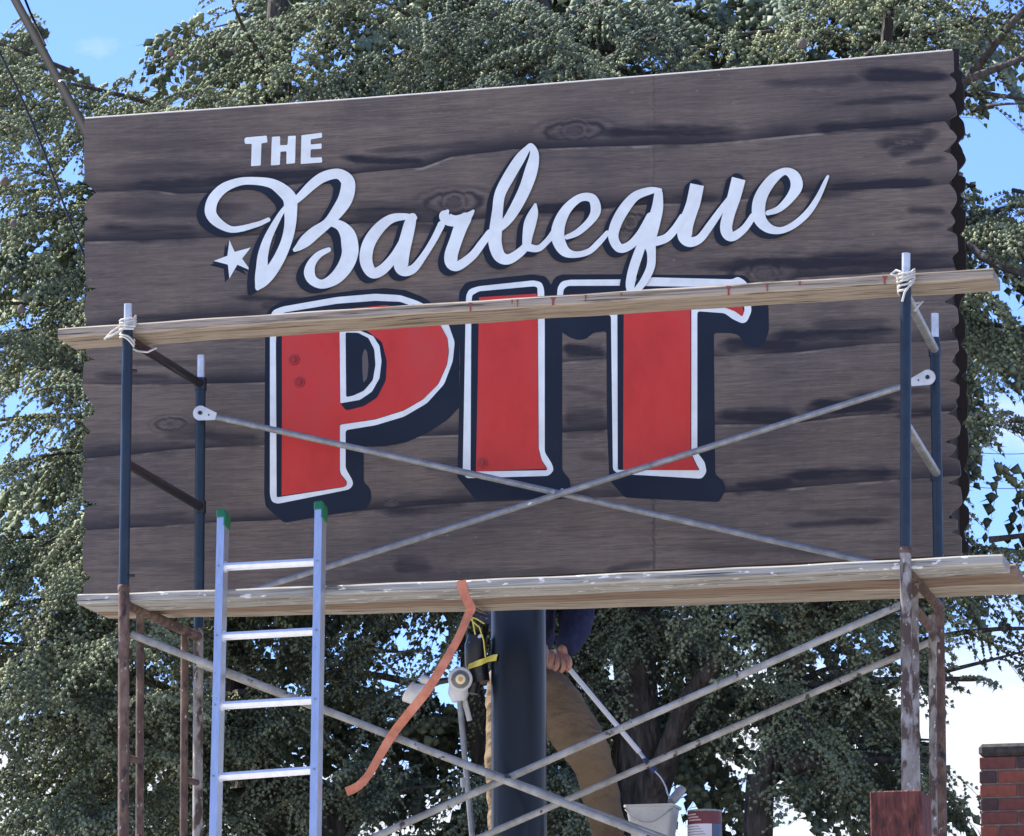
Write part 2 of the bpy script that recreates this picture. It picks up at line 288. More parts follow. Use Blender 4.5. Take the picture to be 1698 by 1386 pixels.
# value noise (numpy) for the brushed graining
_tab = rng.random((257, 257))
def vn(x, y, s=0):
    x = np.asarray(x)+s*37.7; y = np.asarray(y)+s*11.3
    xi = np.floor(x).astype(int); yi = np.floor(y).astype(int); fx = x-xi; fy = y-yi
    fx = fx*fx*(3-2*fx); fy = fy*fy*(3-2*fy); g = lambda a, c: _tab[a % 256, c % 256]
    return (g(xi, yi)*(1-fx)+g(xi+1, yi)*fx)*(1-fy)+(g(xi, yi+1)*(1-fx)+g(xi+1, yi+1)*fx)*fy
def fbm(x, y, s=0): return .5*vn(x, y, s)+.25*vn(2*x, 2*y, s+1)+.15*vn(4*x, 4*y, s+2)+.1*vn(8*x, 8*y, s+3)
STROKES = [  # brushed dark streaks: x0,y0,x1,y1,half height,strength
 (165, 312, 600, 283, 9, .9), (150, 385, 350, 388, 13, .6), (150, 345, 420, 345, 14, .45), (560, 262, 720, 268, 6, .8), (600, 250, 860, 238, 5, .5),
 (840, 238, 1600, 190, 0, 0), (160, 282, 420, 275, 9, .35), (150, 245, 400, 235, 10, .25), (900, 232, 950, 222, 5, .6), (980, 222, 1240, 214, 9, .75), (1080, 226, 1240, 222, 14, .6),
 (1420, 122, 1580, 128, 11, .9), (1260, 138, 1440, 132, 6, .5), (1380, 172, 1571, 159, 5, .7), (1330, 212, 1565, 200, 7, .85), (1450, 236, 1560, 222, 9, .6), (1470, 252, 1540, 238, 8, .6), (1500, 272, 1570, 262, 5, .5),
 (1350, 312, 1572, 302, 7, .9), (1330, 322, 1420, 318, 8, .5), (880, 348, 1000, 340, 8, .8), (560, 355, 790, 360, 16, .6), (1100, 332, 1200, 326, 7, .6), (1480, 380, 1568, 372, 4, .4), (1500, 345, 1572, 352, 5, .5),
 (150, 532, 460, 518, 8, .6), (380, 492, 560, 500, 5, .7), (430, 505, 480, 500, 8, .5), (1150, 440, 1600, 434, 12, .8), (1300, 432, 1600, 424, 10, .7),
 (150, 622, 300, 628, 8, .55), (360, 620, 440, 622, 9, .3), (190, 600, 430, 604, 5, .4), (1185, 575, 1340, 570, 10, .8), (1260, 562, 1500, 548, 9, .8), (1340, 540, 1480, 532, 6, .4), (930, 580, 1010, 586, 10, .85),
 (140, 748, 320, 738, 10, .5), (320, 722, 440, 732, 9, .6), (270, 722, 340, 716, 14, .4), (930, 700, 1010, 698, 20, .6), (1180, 688, 1330, 690, 11, .8), (1330, 676, 1500, 670, 10, .8), (1400, 655, 1560, 650, 5, .5), (1480, 692, 1560, 684, 4, .7),
 (140, 866, 330, 858, 9, .5), (160, 800, 280, 795, 5, .35), (440, 852, 620, 838, 9, .5), (620, 845, 790, 828, 9, .7), (640, 825, 760, 835, 8, .4), (930, 640, 1010, 655, 4, .3), (1205, 810, 1330, 798, 8, .8), (1290, 790, 1500, 784, 9, .85), (1480, 792, 1560, 790, 7, .5),
 (1300, 872, 1480, 862, 5, .6), (1330, 850, 1500, 848, 6, .35), (1440, 822, 1560, 822, 4, .3), (650, 940, 720, 945, 12, .5), (560, 960, 1000, 948, 8, .35), (1000, 945, 1090, 932, 5, .5), (1100, 905, 1400, 915, 7, .3), (180, 930, 330, 938, 6, .25), (960, 755, 1010, 760, 6, .3), (700, 775, 770, 765, 8, .4)]
KNOTS = [(952, 217, 20, 12), (752, 336, 19, 14), (1268, 454, 24, 15), (1046, 368, 11, 11), (283, 703, 10, 8), (1500, 236, 8, 4), (880, 762, 0, 0), (648, 835, 6, 5)]
def paint(px, py):
    dark = np.zeros_like(px); light = np.zeros_like(px)
    for i, s in enumerate(curves[1:-1]):
        d = s(px)-py
        wdt = 4+20*fbm(px/95, np.full_like(px, i*3.3), i)**1.3*1.6
        st = np.clip(.0+1.8*fbm(px/150, np.full_like(px, 9+i*5.1), i+4), .15, .95)
        dark = np.maximum(dark, np.where(d > 0, np.exp(-(d/wdt)**2)*st, 0))
        dark = np.maximum(dark, np.where(np.abs(d) < 1.9, .75, 0)*np.clip((fbm(px/70, px*0+i*2.2, i+30)-.40)*5, 0, 1))
        hl = np.clip((fbm(px/40, np.full_like(px, i*7.7), i+9)-.50)*7, 0, 1)
        light = np.maximum(light, np.where((d < -1) & (d > -4.2), hl*1.0, 0))
    rag = fbm(px/70, py/6, 21)
    for x0, y0, x1, y1, h, st in STROKES:
        if h == 0: continue
        u = (px-x0)/(x1-x0); c = y0+(y1-y0)*u+4*(fbm(px/60, np.full_like(px, y0*.1), 5)-.5)*2
        env = np.clip(np.minimum(u, 1-u)*6, 0, 1); hh = h*1.3*(.35+.95*env)*(.5+1.1*rag)
        dark = np.maximum(dark, np.where((u > 0) & (u < 1), np.clip(1.5-np.abs(py-c)/hh*1.5, 0, 1)*min(1, st*1.25)*env**.5*(.6+.9*rag), 0))
    for x0, y0, rx_, ry_ in KNOTS:
        if rx_ == 0: continue
        # eye shaped swirl, stretched along the grain
        ex = (px-x0)/rx_; ey = (py-y0+.05*(px-x0))/ry_
        r = np.sqrt((ex*np.where(np.abs(ex) > 1, .55, 1))**2+ey**2)
        ring = .5+.5*np.cos(r*8.5+3*fbm(px/9, py/9, 3))
        dark = np.where(r < 2.6, np.maximum(dark*np.clip(r-.3, 0, 1), ring*np.exp(-(r-1.1)**2*1.1)*.95), dark)
        dark = np.where(r < .55, .35+.3*fbm(px/4, py/4, 8), dark)
    # fine graining runs
    fine = np.clip((fbm(px/120, py/2.6, 31)-.52)*5, 0, 1)*.32
    dark = np.clip(np.maximum(dark, fine*np.clip(fbm(px/160, py/60, 17)*2-.5, 0, 1)), 0, 1)
    light = np.maximum(light, np.clip((fbm(px/55, py/2.2, 41)-.60)*6, 0, 1)*.25*(1-dark))
    # pale vertical drips at the sheet joint
    dj = np.abs(px-1081-1.5*np.sin(py/7)); light = np.maximum(light, np.where((dj < 2) & (py < 300), .35*vn(py/5, px*0, 2), 0))
    dark = np.maximum(dark, np.where((np.abs(px-1084) < 1.8), .30+.3*(py > 800), 0))
    # little flecks
    fk = vn(px/3.1, py/2.7, 51); light = np.maximum(light, np.where(fk > .985, .7, 0))
    return dark, light
ST = .018                       # board thickness
sign = thing('billboard_sign', at(860, 990, .15), 'big brown faux-timber restaurant sign lettered in white script and red capitals on a blue pole', 'sign')
def make_planks(Y0, back=False):
    NX = 400 if not back else 30
    for i in range(len(curves)-1):
        n = 50 if not back else 40
        c0, c1 = curves[i], curves[i+1]
        V = []; PX = np.zeros((n+1, NX+1)); PY = np.zeros((n+1, NX+1))
        for r_ in range(n+1):
            v = r_/n
            yl = (c0(150)*(1-v)+c1(150)*v); yr = (c0(1575)*(1-v)+c1(1575)*v)
            xl = float(lx(yl)); xr = float(bx(yr) if back else rx(yr))
            xs = xl+(xr-xl)*np.linspace(0, 1, NX+1)
            g0 = .2 if i > 0 else 0; g1 = .2 if i < len(curves)-2 else 0
            ys = (c0(xs)+g0)*(1-v)+(c1(xs)-g1)*v
            PX[r_] = xs; PY[r_] = ys
        Yf = Y0
        for a_, c_ in zip(PX.ravel(), PY.ravel()): V.append(at(a_, c_, Yf))
        W_ = NX+1; Fc = [(r_*W_+k, (r_+1)*W_+k, (r_+1)*W_+k+1, r_*W_+k+1) for r_ in range(n) for k in range(NX)]
        per = [k for k in range(W_)]+[r_*W_+NX for r_ in range(1, n+1)]+[n*W_+k for k in range(NX-1, -1, -1)]+[r_*W_ for r_ in range(n-1, 0, -1)]
        b0 = len(V)
        V += [V[k]+Vector((0, ST, 0)) for k in per]
        Fc += [(per[k], per[(k+1) % len(per)], b0+(k+1) % len(per), b0+k) for k in range(len(per))]
        nf = len(Fc); 
        Fc.append(tuple(b0+k for k in range(len(per))))
        o = mesh('plank', V, Fc, SIGNM, sign)
        me = o.data; me.materials.append(EDGE); me.materials.append(SIDE)
        if back: me.materials[0] = DRK
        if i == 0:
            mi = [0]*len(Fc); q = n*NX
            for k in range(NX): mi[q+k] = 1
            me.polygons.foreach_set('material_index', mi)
        at__ = me.color_attributes.new('paint', 'FLOAT_COLOR', 'POINT')
        dk, lt = paint(PX.ravel(), PY.ravel())
        col = np.zeros((len(V), 4)); col[:, 3] = 1; col[:len(dk), 0] = dk; col[:len(lt), 1] = lt; col[len(dk):, 0] = .3
        at__.data.foreach_set('color', col.ravel())
        if back: o.rotation_euler = (0, 0, 0)
make_planks(0)
DEPTH = .30
# back face: same kind of boards at the far side of the box; edges of its own
_c = curves; 
def shift_curves(dy):
    return [(lambda f: (lambda x: f(x)+dy))(f) for f in _c]
curves = shift_curves(-2); make_planks(DEPTH-ST, True); curves = _c
core = MB()
a0, a1, a2, a3 = at(168, 199, .02), at(1560, 92, .02), at(1560, 916, .02), at(168, 984, .02)
zt = min(a0.z, a1.z)-.004; zb = max(a2.z, a3.z)+.01
core.box(((a0.x+a1.x)/2, (ST+DEPTH-ST)/2, (zt+zb)/2), ((a1.x-a0.x)/2, (DEPTH-2*ST)/2-.001, (zt-zb)/2)); core.build('cabinet', DRK, sign)

mb = MB(); mb.tube([at(x, float(fl(TOPL)(x))-.6, .004) for x in np.linspace(141, 1579, 60)], .0045, 8); mb.build('top_edge', EDGE, sign, 'thin pale strip added as the sunlit top edge of the board')
# flat painted lettering: polygons / strokes unioned and given a paint-thin body on the board
def layer_geo(polys, h):
    pts = []; faces = []
    for p in polys:
        b_ = len(pts); pts += [Vector((a_, c_)) for a_, c_ in p]; faces.append(list(range(b_, b_+len(p))))
    vs_, es, fs, _ov, _oe, of_ = delaunay_2d_cdt(pts, [], faces, 1, 1e-3)

    bb = [(min(q[0] for q in p), max(q[0] for q in p), min(q[1] for q in p), max(q[1] for q in p), p) for p in polys]
    def inside(x, y):
        for a0, a1, b0, b1, p in bb:
            if a0 <= x <= a1 and b0 <= y <= b1:
                c = False; j = len(p)-1
                for i in range(len(p)):
                    if (p[i][1] > y) != (p[j][1] > y) and x < (p[j][0]-p[i][0])*(y-p[i][1])/(p[j][1]-p[i][1])+p[i][0]: c = not c
                    j = i
                if c: return True
        return False
    fs = [f for f in fs if inside(sum(vs_[k].x for k in f)/len(f), sum(vs_[k].y for k in f)/len(f))]
    V = [at(v.x, v.y, -h) for v in vs_]
    n = len(V); V += [at(v.x, v.y, -h+.0004) for v in vs_]
    cnt = {}; Fc = []
    for f in fs:
        f = list(f); a = sum((vs_[f[k]].x*vs_[f[(k+1) % len(f)]].y-vs_[f[(k+1) % len(f)]].x*vs_[f[k]].y) for k in range(len(f)))
        if a > 0: f = f[::-1]
        Fc.append(tuple(f))
        for k in range(len(f)): cnt[(f[k], f[(k+1) % len(f)])] = 1
    for (a, b_) in list(cnt):
        if (b_, a) not in cnt: Fc.append((b_, a, a+n, b_+n))
    return V, Fc
def layer(name, polys, mat, h, parent=sign, label=None):
    V, Fc = layer_geo(polys, h); return mesh(name, V, Fc, mat, parent, label)
def stroke(P, n=7, flat=False):
    """variable width brush stroke -> ribbon chunks with round ends"""
    q = catmull(P, n); polys = []; Lf = []; Rt = []
    for k in range(len(q)):
        x0, y0, w0 = q[k]; xa, ya, _ = q[max(k-1, 0)]; xb, yb, _ = q[min(k+1, len(q)-1)]; dx, dy = xb-xa, yb-ya; l_ = math.hypot(dx, dy) or 1; nx, ny = -dy/l_, dx/l_
        Lf.append((x0+nx*w0/2, y0+ny*w0/2)); Rt.append((x0-nx*w0/2, y0-ny*w0/2))
    c_ = 5
    for k in range(0, len(q)-1, c_):
        e_ = min(k+c_, len(q)-1); polys.append(Lf[k:e_+1]+Rt[k:e_+1][::-1])
    for e_ in ((q[0], q[-1]) if not flat else (q[-1],)):
        x0, y0, w0 = e_
        if w0 > 3: polys.append([(x0+w0/2*math.cos(t_)*.985, y0+w0/2*math.sin(t_)*.985) for t_ in [2*math.pi*j/16+.13 for j in range(16)]])
    return polys
LET = {
 'B': ([[(445,364,7),(432,370,8),(419,374,9),(400,379,10),(382,380,11),(364,371,15),(352,359,18),(349,346,19),(355,328,18),(372,311,16),(398,301,13),(424,300,13),(450,304,16),(468,315,21),(480,328,23),(482,343,22),(481,373,19),(475,400,18),(463,428,19),(448,452,20),(435,468,17),(427,478,7)],
        [(427,476,8),(431,462,17),(434,445,19),(436,423,17),(443,398,14),(455,373,11),(471,347,8),(493,330,12),(518,306,16),(537,293,17),(560,288,17),(575,298,22),(577,312,24),(572,331,24),(560,350,21),(543,370,16),(523,385,20),(507,399,20),(496,409,13),(489,414,7)],
        [(530,378,6),(547,370,11),(564,374,17),(576,388,25),(580,405,28),(580,422,27),(572,442,25),(556,461,21),(535,471,15),(519,465,16),(513,452,18),(517,436,14),(529,422,11),(545,414,8)]], 0),
 'a': ([[(688,361,8),(671,359,11),(648,363,15),(627,380,19),(611,405,21),(607,432,21),(617,452,18),(634,447,17),(654,425,15),(670,397,13)],
        [(684,360,14),(680,370,19),(675,390,21),(668,418,23),(665,440,24),(671,449,18),(686,445,14),(704,422,11),(720,396,11),(732,372,12)]], 1),
 'r': ([[(742,350,6),(738,357,20),(744,364,20),(757,366,18),(772,361,16),(780,355,10),(786,348,3)],
        [(772,362,20),(764,376,22),(756,398,21),(748,423,22),(750,437,21),(761,440,16),(783,424,14),(798,405,13),(812,386,12)]], 2),
 'b': ([[(812,388,12),(835,372,14),(852,349,18),(870,314,20),(881,282,21),(886,256,15),(881,242,9),(875,246,10),(862,263,17),(843,294,19),(829,322,18),(825,350,18),(822,380,21),(821,403,22),(828,424,20),(842,430,17),(859,421,15),(873,408,13)],
        [(873,408,14),(875,390,17),(879,370,20),(885,352,15),(888,337,3)],
        [(873,409,14),(892,412,11),(908,399,10),(920,384,12)]], 0),
 'e': ([[(940,393,8),(958,385,11),(979,366,13),(988,348,17),(982,329,15),(962,328,13),(941,345,16),(928,369,20),(925,393,22),(935,415,18),(953,422,11),(976,417,10),(993,402,10),(1007,386,8)]], 1),
 'q': ([[(1095,315,6),(1078,316,12),(1054,325,15),(1036,345,18),(1022,370,18),(1017,393,17),(1027,411,15),(1044,407,14),(1062,388,14),(1078,358,12)],
        [(1092,321,14),(1090,345,19),(1083,372,22),(1076,396,24),(1080,418,15),(1079,442,14),(1069,464,13),(1057,480,11),(1048,489,8)],
        [(1068,395,14),(1057,425,16),(1049,450,16),(1045,472,15),(1046,488,10)],
        [(1084,401,15),(1104,395,14),(1119,380,13),(1132,360,12)]], 2),
 'u': ([[(1156,306,23),(1150,335,23),(1145,350,23),(1137,373,25),(1136,392,24),(1145,401,17),(1161,395,14),(1178,373,13),(1194,350,11),(1208,330,8)],
        [(1225,296,23),(1217,327,22),(1209,353,20),(1204,376,20),(1208,389,19),(1218,391,15),(1235,378,12),(1249,358,11)]], 0),
 'e_last': ([[(1273,353,8),(1292,346,11),(1311,327,15),(1321,308,20),(1316,291,18),(1301,284,12),(1282,296,17),(1265,319,20),(1258,341,22),(1260,363,21),(1274,378,16),(1294,382,11),(1316,373,11),(1339,353,11),(1356,328,9),(1370,298,6),(1373,292,4)]], 1)}
SH = (-13, 8)
def zz(P, s, ox, oy): return [(ox+a_/s, oy+c_/s) for a_, c_ in P]
c4 = lambda P: zz(P, 3.15, 400, 440)
c5 = lambda P: zz(P, 3.032, 740, 440)
c1 = lambda P: zz(P, 4.043, 300, 200)
def smooth_poly(P, n=3):
    P = list(P); m_ = len(P); o = []
    for i in range(m_):
        p = [P[(i+k) % m_] for k in (-1, 0, 1, 2)]
        # keep straight runs straight: interpolate only gently
        for k in range(n):
            t_ = k/n; o.append(tuple((1-t_)*b_+t_*c_ for b_, c_ in zip(p[1], p[2])))
    return o
def rounded(P, r=4, n=3):
    """cut and round every corner of a polygon"""
    o = []; m_ = len(P)
    for i in range(m_):
        a_, b_, c_ = Vector(P[i-1]), Vector(P[i]), Vector(P[(i+1) % m_])
        d0 = min(r, (a_-b_).length*.45); d1 = min(r, (c_-b_).length*.45)
        p0 = b_+(a_-b_).normalized()*d0; p1 = b_+(c_-b_).normalized()*d1
        for k in range(n+1):
            t_ = k/n; o.append(tuple(p0*(1-t_)**2+b_*2*t_*(1-t_)+p1*t_*t_))
    return o
P_bd = c4([(125,400),(120,270),(150,225),(210,190),(400,155),(600,130),(750,118),(860,130),(960,170),(1020,220),(1140,300),(1140,740),(1080,805),(980,872),(860,925),(750,945),(640,947),(640,1130),(675,1168),(681,1220),(650,1275),(450,1305),(225,1345),(128,1260),(120,1200)])
P_wh = c4([(150,270),(165,235),(215,215),(500,165),(700,148),(830,155),(920,185),(1000,225),(1080,300),(1115,400),(1105,500),(1060,620),(970,720),(850,790),(700,835),(545,860),(545,1060),(580,1120),(585,1145),(565,1170),(190,1245),(160,1235),(150,1200)])
P_nv = c4([(185,1212),(181,400),(190,265),(230,245),(500,200),(700,185),(830,190),(900,215),(960,250),(1040,310),(1078,380),(1085,450),(1075,520),(1030,620),(950,700),(850,758),(700,805),(515,832),(515,1070),(520,1090),(553,1130),(550,1150),(535,1158)])
P_rd = c4([(211,1203),(213,700),(212,400),(216,290),(440,255),(600,222),(750,208),(860,220),(930,240),(1040,312),(1077,380),(1083,450),(1073,520),(1028,620),(949,699),(849,756),(699,803),(513,830),(513,1070),(518,1092),(551,1132),(548,1149),(534,1156)])
C_dr = c4([(520,300),(640,330),(735,400),(760,500),(755,600),(710,690),(640,735),(548,758),(519,722)])
C_wh = c4([(514,330),(560,332),(620,340),(690,370),(722,420),(733,500),(722,590),(682,660),(620,702),(518,720)])
C_nv = c4([(545,350),(610,352),(665,380),(695,440),(701,520),(687,600),(640,655),(585,680),(548,688)])
C_br = c4([(645,432),(658,450),(665,520),(658,590),(638,616),(633,560),(632,470)])
I_bd = c5([(62,210),(65,130),(100,85),(150,75),(430,45),(500,55),(525,92),(583,250),(583,1030),(622,1078),(625,1130),(570,1168),(440,1172),(150,1182),(55,1065),(70,500)])
T_bd = c5([(520,110),(545,60),(580,45),(900,45),(1500,50),(1530,80),(1560,150),(1620,200),(1622,330),(1600,390),(1550,415),(1500,395),(1470,350),(1430,340),(1345,340),(1352,1050),(1395,1085),(1405,1130),(1372,1190),(900,1168),(820,1080),(808,800),(805,330),(740,338),(700,372),(660,375),(620,362),(580,335),(520,290)])
I_wh = c5([(98,200),(100,150),(115,120),(160,105),(440,75),(480,85),(492,120),(495,300),(495,940),(532,998),(541,1030),(515,1058),(100,1070),(83,1040)])
I_nv = c5([(122,1036),(126,200),(130,150),(165,130),(440,105),(458,110),(461,300),(465,920),(480,980),(508,1020),(505,1030)])
I_rd = c5([(149,1036),(158,600),(165,160),(455,142),(459,300),(463,920),(478,980),(506,1022)])
T_wh = c5([(555,175),(560,110),(580,80),(620,72),(900,70),(1040,60),(1440,70),(1465,55),(1500,75),(1520,100),(1535,230),(1512,283),(1488,292),(1440,270),(1400,240),(1262,230),(1262,940),(1300,990),(1309,1040),(1285,1072),(870,1048),(838,1030),(828,250),(700,240),(600,235)])
T_nv = c5([(585,175),(590,120),(610,103),(900,102),(1430,110),(1480,115),(1500,225),(1488,258),(1450,225),(1400,205),(1232,205),(1232,945),(1258,1000),(1275,1030),(862,1028),(860,215),(700,215),(600,205)])
T_rd = c5([(620,170),(622,145),(900,138),(1390,144),(1470,170),(1498,232),(1484,254),(1450,230),(1400,212),(1228,212),(1228,945),(1254,1000),(1271,1030),(889,1028),(892,225),(700,212),(622,200)])
mmm = .001
layer('letter_backing', [rounded(P_bd, 5), rounded(I_bd, 5), rounded(T_bd, 5)], NAVY, 1.0*mmm, label='navy drop shadow behind the capitals PIT')
for nm, wh, nv, rd in (('P', P_wh, P_nv, P_rd), ('I', I_wh, I_nv, I_rd), ('T', T_wh, T_nv, T_rd)):
    layer('letter_outline', [rounded(wh, 5)], WHITE, 2.0*mmm, label='white outline of the capital '+nm)
    layer('letter_inline', [rounded(nv, 3)], NAVY, 3.0*mmm, label='navy inner edge of the capital '+nm)
    layer('letter', [rounded(rd, 1)], RED, 4.0*mmm, label='red capital '+nm)
layer('letter_inline', [rounded(C_dr, 4)], NAVY, 5.0*mmm); layer('letter_outline', [rounded(C_wh, 2)], WHITE, 6.0*mmm, label='white rim of the eye of the P')
layer('letter_inline', [rounded(C_nv, 3)], NAVY, 7.0*mmm); 
BR = material('brown_board_paint', (.10, .08, .075), .6); layer('letter_inline', [rounded(C_br, 4)], BR, 7.8*mmm, label='sliver of brown board seen inside the P')
THE = {'T': c1([(425,125),(435,112),(575,100),(581,145),(540,152),(535,300),(470,305),(475,155),(430,155)]),
       'H': c1([(610,108),(665,105),(665,165),(715,162),(718,103),(770,100),(765,285),(707,290),(708,205),(667,208),(663,296),(603,300)]),
       'E': c1([(808,98),(945,80),(947,112),(870,125),(870,160),(943,152),(943,188),(870,192),(868,248),(945,245),(947,280),(803,290)])}
for k, p in THE.items(): layer('letter', [rounded(p, 1.6)], WHITE, 2*mmm, label='small white capital %s of THE' % k)
star = c1([(325,800),(360,880),(468,850),(410,925),(468,1005),(378,965),(325,1058),(315,965),(220,940),(312,905)])
layer('star_shadow', [[(a_-7, c_+7) for a_, c_ in star], [(a_-3, c_+3) for a_, c_ in star]], NAVY, 1.2*mmm)
layer('star', [rounded(star, 1)], WHITE, 2.2*mmm, label='white painted five-pointed star')
mb = MB(); lv = 0
for k, (sts, _) in LET.items():
    for st_ in sts:
        for q in (.33, .66, 1.0):
            V, Fc = layer_geo(stroke([(a_+SH[0]*q*(.8 if k != 'B' else 1), c_+SH[1]*q, w_) for a_, c_, w_ in st_], 5), (8.4+(lv % 12)*.13)*mmm); mb.add(V, Fc); lv += 1
mb.build('lettering_shadow', NAVY, sign, 'navy drop shadow of the script word')
for k, (sts, hh) in LET.items():
    mb = MB()
    for j, st_ in enumerate(sts):
        V, Fc = layer_geo(stroke(st_, 7, flat=(k == 'u')), (10.2+hh*.5+j*.13)*mmm); mb.add(V, Fc)
    mb.build('script_letter', WHITE, sign, 'white script letter '+k[0])
def dome(c, r, mat, name, parent, ax=Vector((0, -1, 0)), h=.5, n=14):
    u = Vector((1, 0, 0)); v = Vector((0, 0, 1)); V = [Vector(c)+ax*r*h]; Fc = []
    for j in range(1, 4):
        a_ = j/3*math.pi/2
        V += [Vector(c)+(u*math.cos(t_)+v*math.sin(t_))*r*math.sin(a_)+ax*r*h*math.cos(a_) for t_ in [2*math.pi*k/n for k in range(n)]]
    for k in range(n): Fc.append((0, 1+(k+1) % n, 1+k))
    for j in range(2):
        for k in range(n): Fc.append((1+j*n+k, 1+j*n+(k+1) % n, 1+(j+1)*n+(k+1) % n, 1+(j+1)*n+k))
    return mesh(name, V, Fc, mat, parent, smooth=True)
REDB = material('bolt_red_paint', (.34, .014, .010), .35)
for x, y in ((488, 597), (497, 634), (800, 768)):
    c = at(x, y, -.0045); r = .023; mb = MB()
    mb.tube([c, c+Vector((0, -.004, 0))], r, 20); mb.tube([c+Vector((0, -.004, 0)), c+Vector((0, -.011, 0))], .011, 6)
    mb.build('bolt_head', REDB, sign, 'bolt painted over in red')
# pole
pc = at(860, 1100, .15); rp_ = (at(905, 1100, .15)-at(816, 1100, .15)).length/2
POLEM = noisy('dark_blue_pole_enamel', [(.3, (.003, .007, .014)), (.7, (.005, .011, .022))], (1, 1, .25), 7, rough=.30, bump=.06, spec=.28)
mb = MB(); mb.tube([(pc.x, .15, 0), (pc.x, .15, zb+.0)], rp_, 48); mb.build('pole', POLEM, sign)
mb = MB(); mb.box((pc.x, .15, .01), (.25, .25, .01)); mb.build('base_plate', POLEM, sign)

# ------------------------------------------------------------------ scaffold
YF, YR = -1.093, -.12
def line_at(p0, p1, Y): return at(*p0, Y), at(*p1, Y)
TR = .0215
scaf = thing('scaffold', (at(700, 1400, YF).x, -.6, 0), 'steel frame scaffold with blue upper frames, rusty lower frames and crossed grey braces', 'scaffold')
def post(p0, p1, Y, mat, name='post', r=TR, label=None, ground=False, n=16):
    a_, b_ = line_at(p0, p1, Y)
    if ground:
        d = (b_-a_)/(a_.z-b_.z); b_ = a_+d*a_.z
    mb = MB(); mb.tube([a_, b_], r, n); return mb.build(name, mat, scaf, label)
def pin(p0, p1, Y):
    a_, b_ = line_at(p0, p1, Y); mb = MB(); mb.tube([a_+(a_-b_).normalized()*.0, b_], [.0165, .0165], 14); mb.build('coupling_pin', PIN, scaf)
# upper blue posts
post((211.8, 548), (205.5, 970), YF, BLUE); post((1502, 468), (1501.5, 908), YF, BLUE)
post((333, 634), (330, 1040), YR, BLUE); post((1550, 560), (1557, 1000), YR, BLUE)
pin((212.5, 504), (211.8, 560), YF); pin((1502.5, 420), (1502, 480), YF); pin((333.5, 589), (333, 640), YR); pin((1550, 520), (1550.3, 570), YR)
def bar(p0, Y0, p1, Y1, mat, r=.019, label=None):
    mb = MB(); mb.tube([at(*p0, Y0), at(*p1, Y1)], r, 16); return mb.build('crossbar', mat, scaf, label)
bar((211.8, 562), YF, (333, 636), YR, BLACK, .0195); bar((209, 768), YF, (332, 840), YR, BLACK, .0195)
bar((1502, 488), YF, (1550, 580), YR, GALV, .0185); bar((1502, 703), YF, (1553, 785), YR, GALV, .0185)
# weld collars at the crossbars
for x, y, Y in ((333, 636, YR), (332, 840, YR), (1550, 580, YR), (1553, 786, YR)):
    mb = MB(); mb.tube([at(x, y-9, Y), at(x, y+11, Y)], TR+.004, 14); mb.build('collar', BLACK if x < 500 else BLUE, scaf)
# lower rusty frames
post((205.5, 972), (204.6, 1386), YF, RUST, ground=True, r=.0225); post((1501.5, 910), (1504.5, 1310), YF, RUST2, ground=True, r=.0225)
post((329, 1042), (327.6, 1386), YR, RUST2, ground=True); post((1557, 1002), (1562, 1380), YR, RUST, ground=True)
post((232.5, 1018), (231.5, 1386), YF+.22, RUST, 'inner_post', .0165, ground=True); post((306.5, 1046), (304.5, 1386), YR-.19, RUST, 'inner_post', .0165, ground=True)
post((1516, 968), (1519, 1300), YF+.22, RUST2, 'inner_post', .0165, ground=True); post((1546, 1020), (1548, 1370), YR-.19, RUST2, 'inner_post', .0165, ground=True)
bar((205.5, 1000), YF, (329, 1056), YR, RUST, .021); bar((1501.5, 945), YF, (1557, 1004), YR, RUST, .021)
bar((1516, 1008), YF+.22, (1547, 1045), YR-.19, RUST, .0185)
for (x0, y0, Y0, x1, y1, Y1) in ((205, 1255, YF, 232, 1262, YF+.22), (305, 1292, YR-.19, 328, 1298, YR), (1503, 1205, YF, 1518, 1210, YF+.22), (1547, 1255, YR-.19, 1561, 1262, YR)):
    bar((x0, y0), Y0, (x1, y1), Y1, RUST, .014)
for (x, y, Y) in ((205.5, 975, YF), (1501.5, 912, YF)):
    mb = MB(); c = at(x, y, Y); mb.tube([c+Vector((0, 0, .012)), c+Vector((0, 0, .007)), c+Vector((0, 0, -.010)), c+Vector((0, 0, -.014))], [TR+.001, TR+.004, TR+.004, TR+.0015], 16); mb.build('collar', RUST, scaf)
# braces
def brace(p0, p1, Y0, Y1, mat, clip0=False, clip1=False, r=.0135, flat=True):
    a_, b_ = at(*p0, Y0), at(*p1, Y1); d = (b_-a_).normalized(); mb = MB()
    mb.tube([a_, b_], r, 14); o = mb.build('brace', mat, scaf)
    for on, e_, s_ in ((clip0, a_, -1), (clip1, b_, 1)):
        if on:
            q = MB(); up = Vector((-d.z, 0, d.x)); L_ = .085; W_ = .026
            e2 = e_+d*s_*.02
            P = [e2-d*s_*L_*.5+up*W_*.6]+[e2+d*s_*L_*.35+(d*s_*math.cos(t_)+up*math.sin(t_))*W_*1.25 for t_ in [math.pi/2-math.pi*k/8 for k in range(9)]]+[e2-d*s_*L_*.5-up*W_*.6]
            n_ = len(P); q.add([p+Vector((0, -.019, 0)) for p in P]+[p+Vector((0, -.014, 0)) for p in P], [tuple(range(n_)), tuple(range(n_, 2*n_))[::-1]]+[(k, n_+k, n_+(k+1) % n_, (k+1) % n_) for k in range(n_)])
            q.build('brace_clip', PIN, o)
            q = MB(); h0 = e2+d*s_*L_*.35; q.tube([h0+Vector((0, -.026, 0)), h0+Vector((0, .03, 0))], .009, 10); q.tube([e2-d*s_*.01+Vector((0, -.0205, 0)), e2-d*s_*.01+Vector((0, -.01, 0))], .004, 8)
            q.build('lock_pin', BLACK, o)
    return o
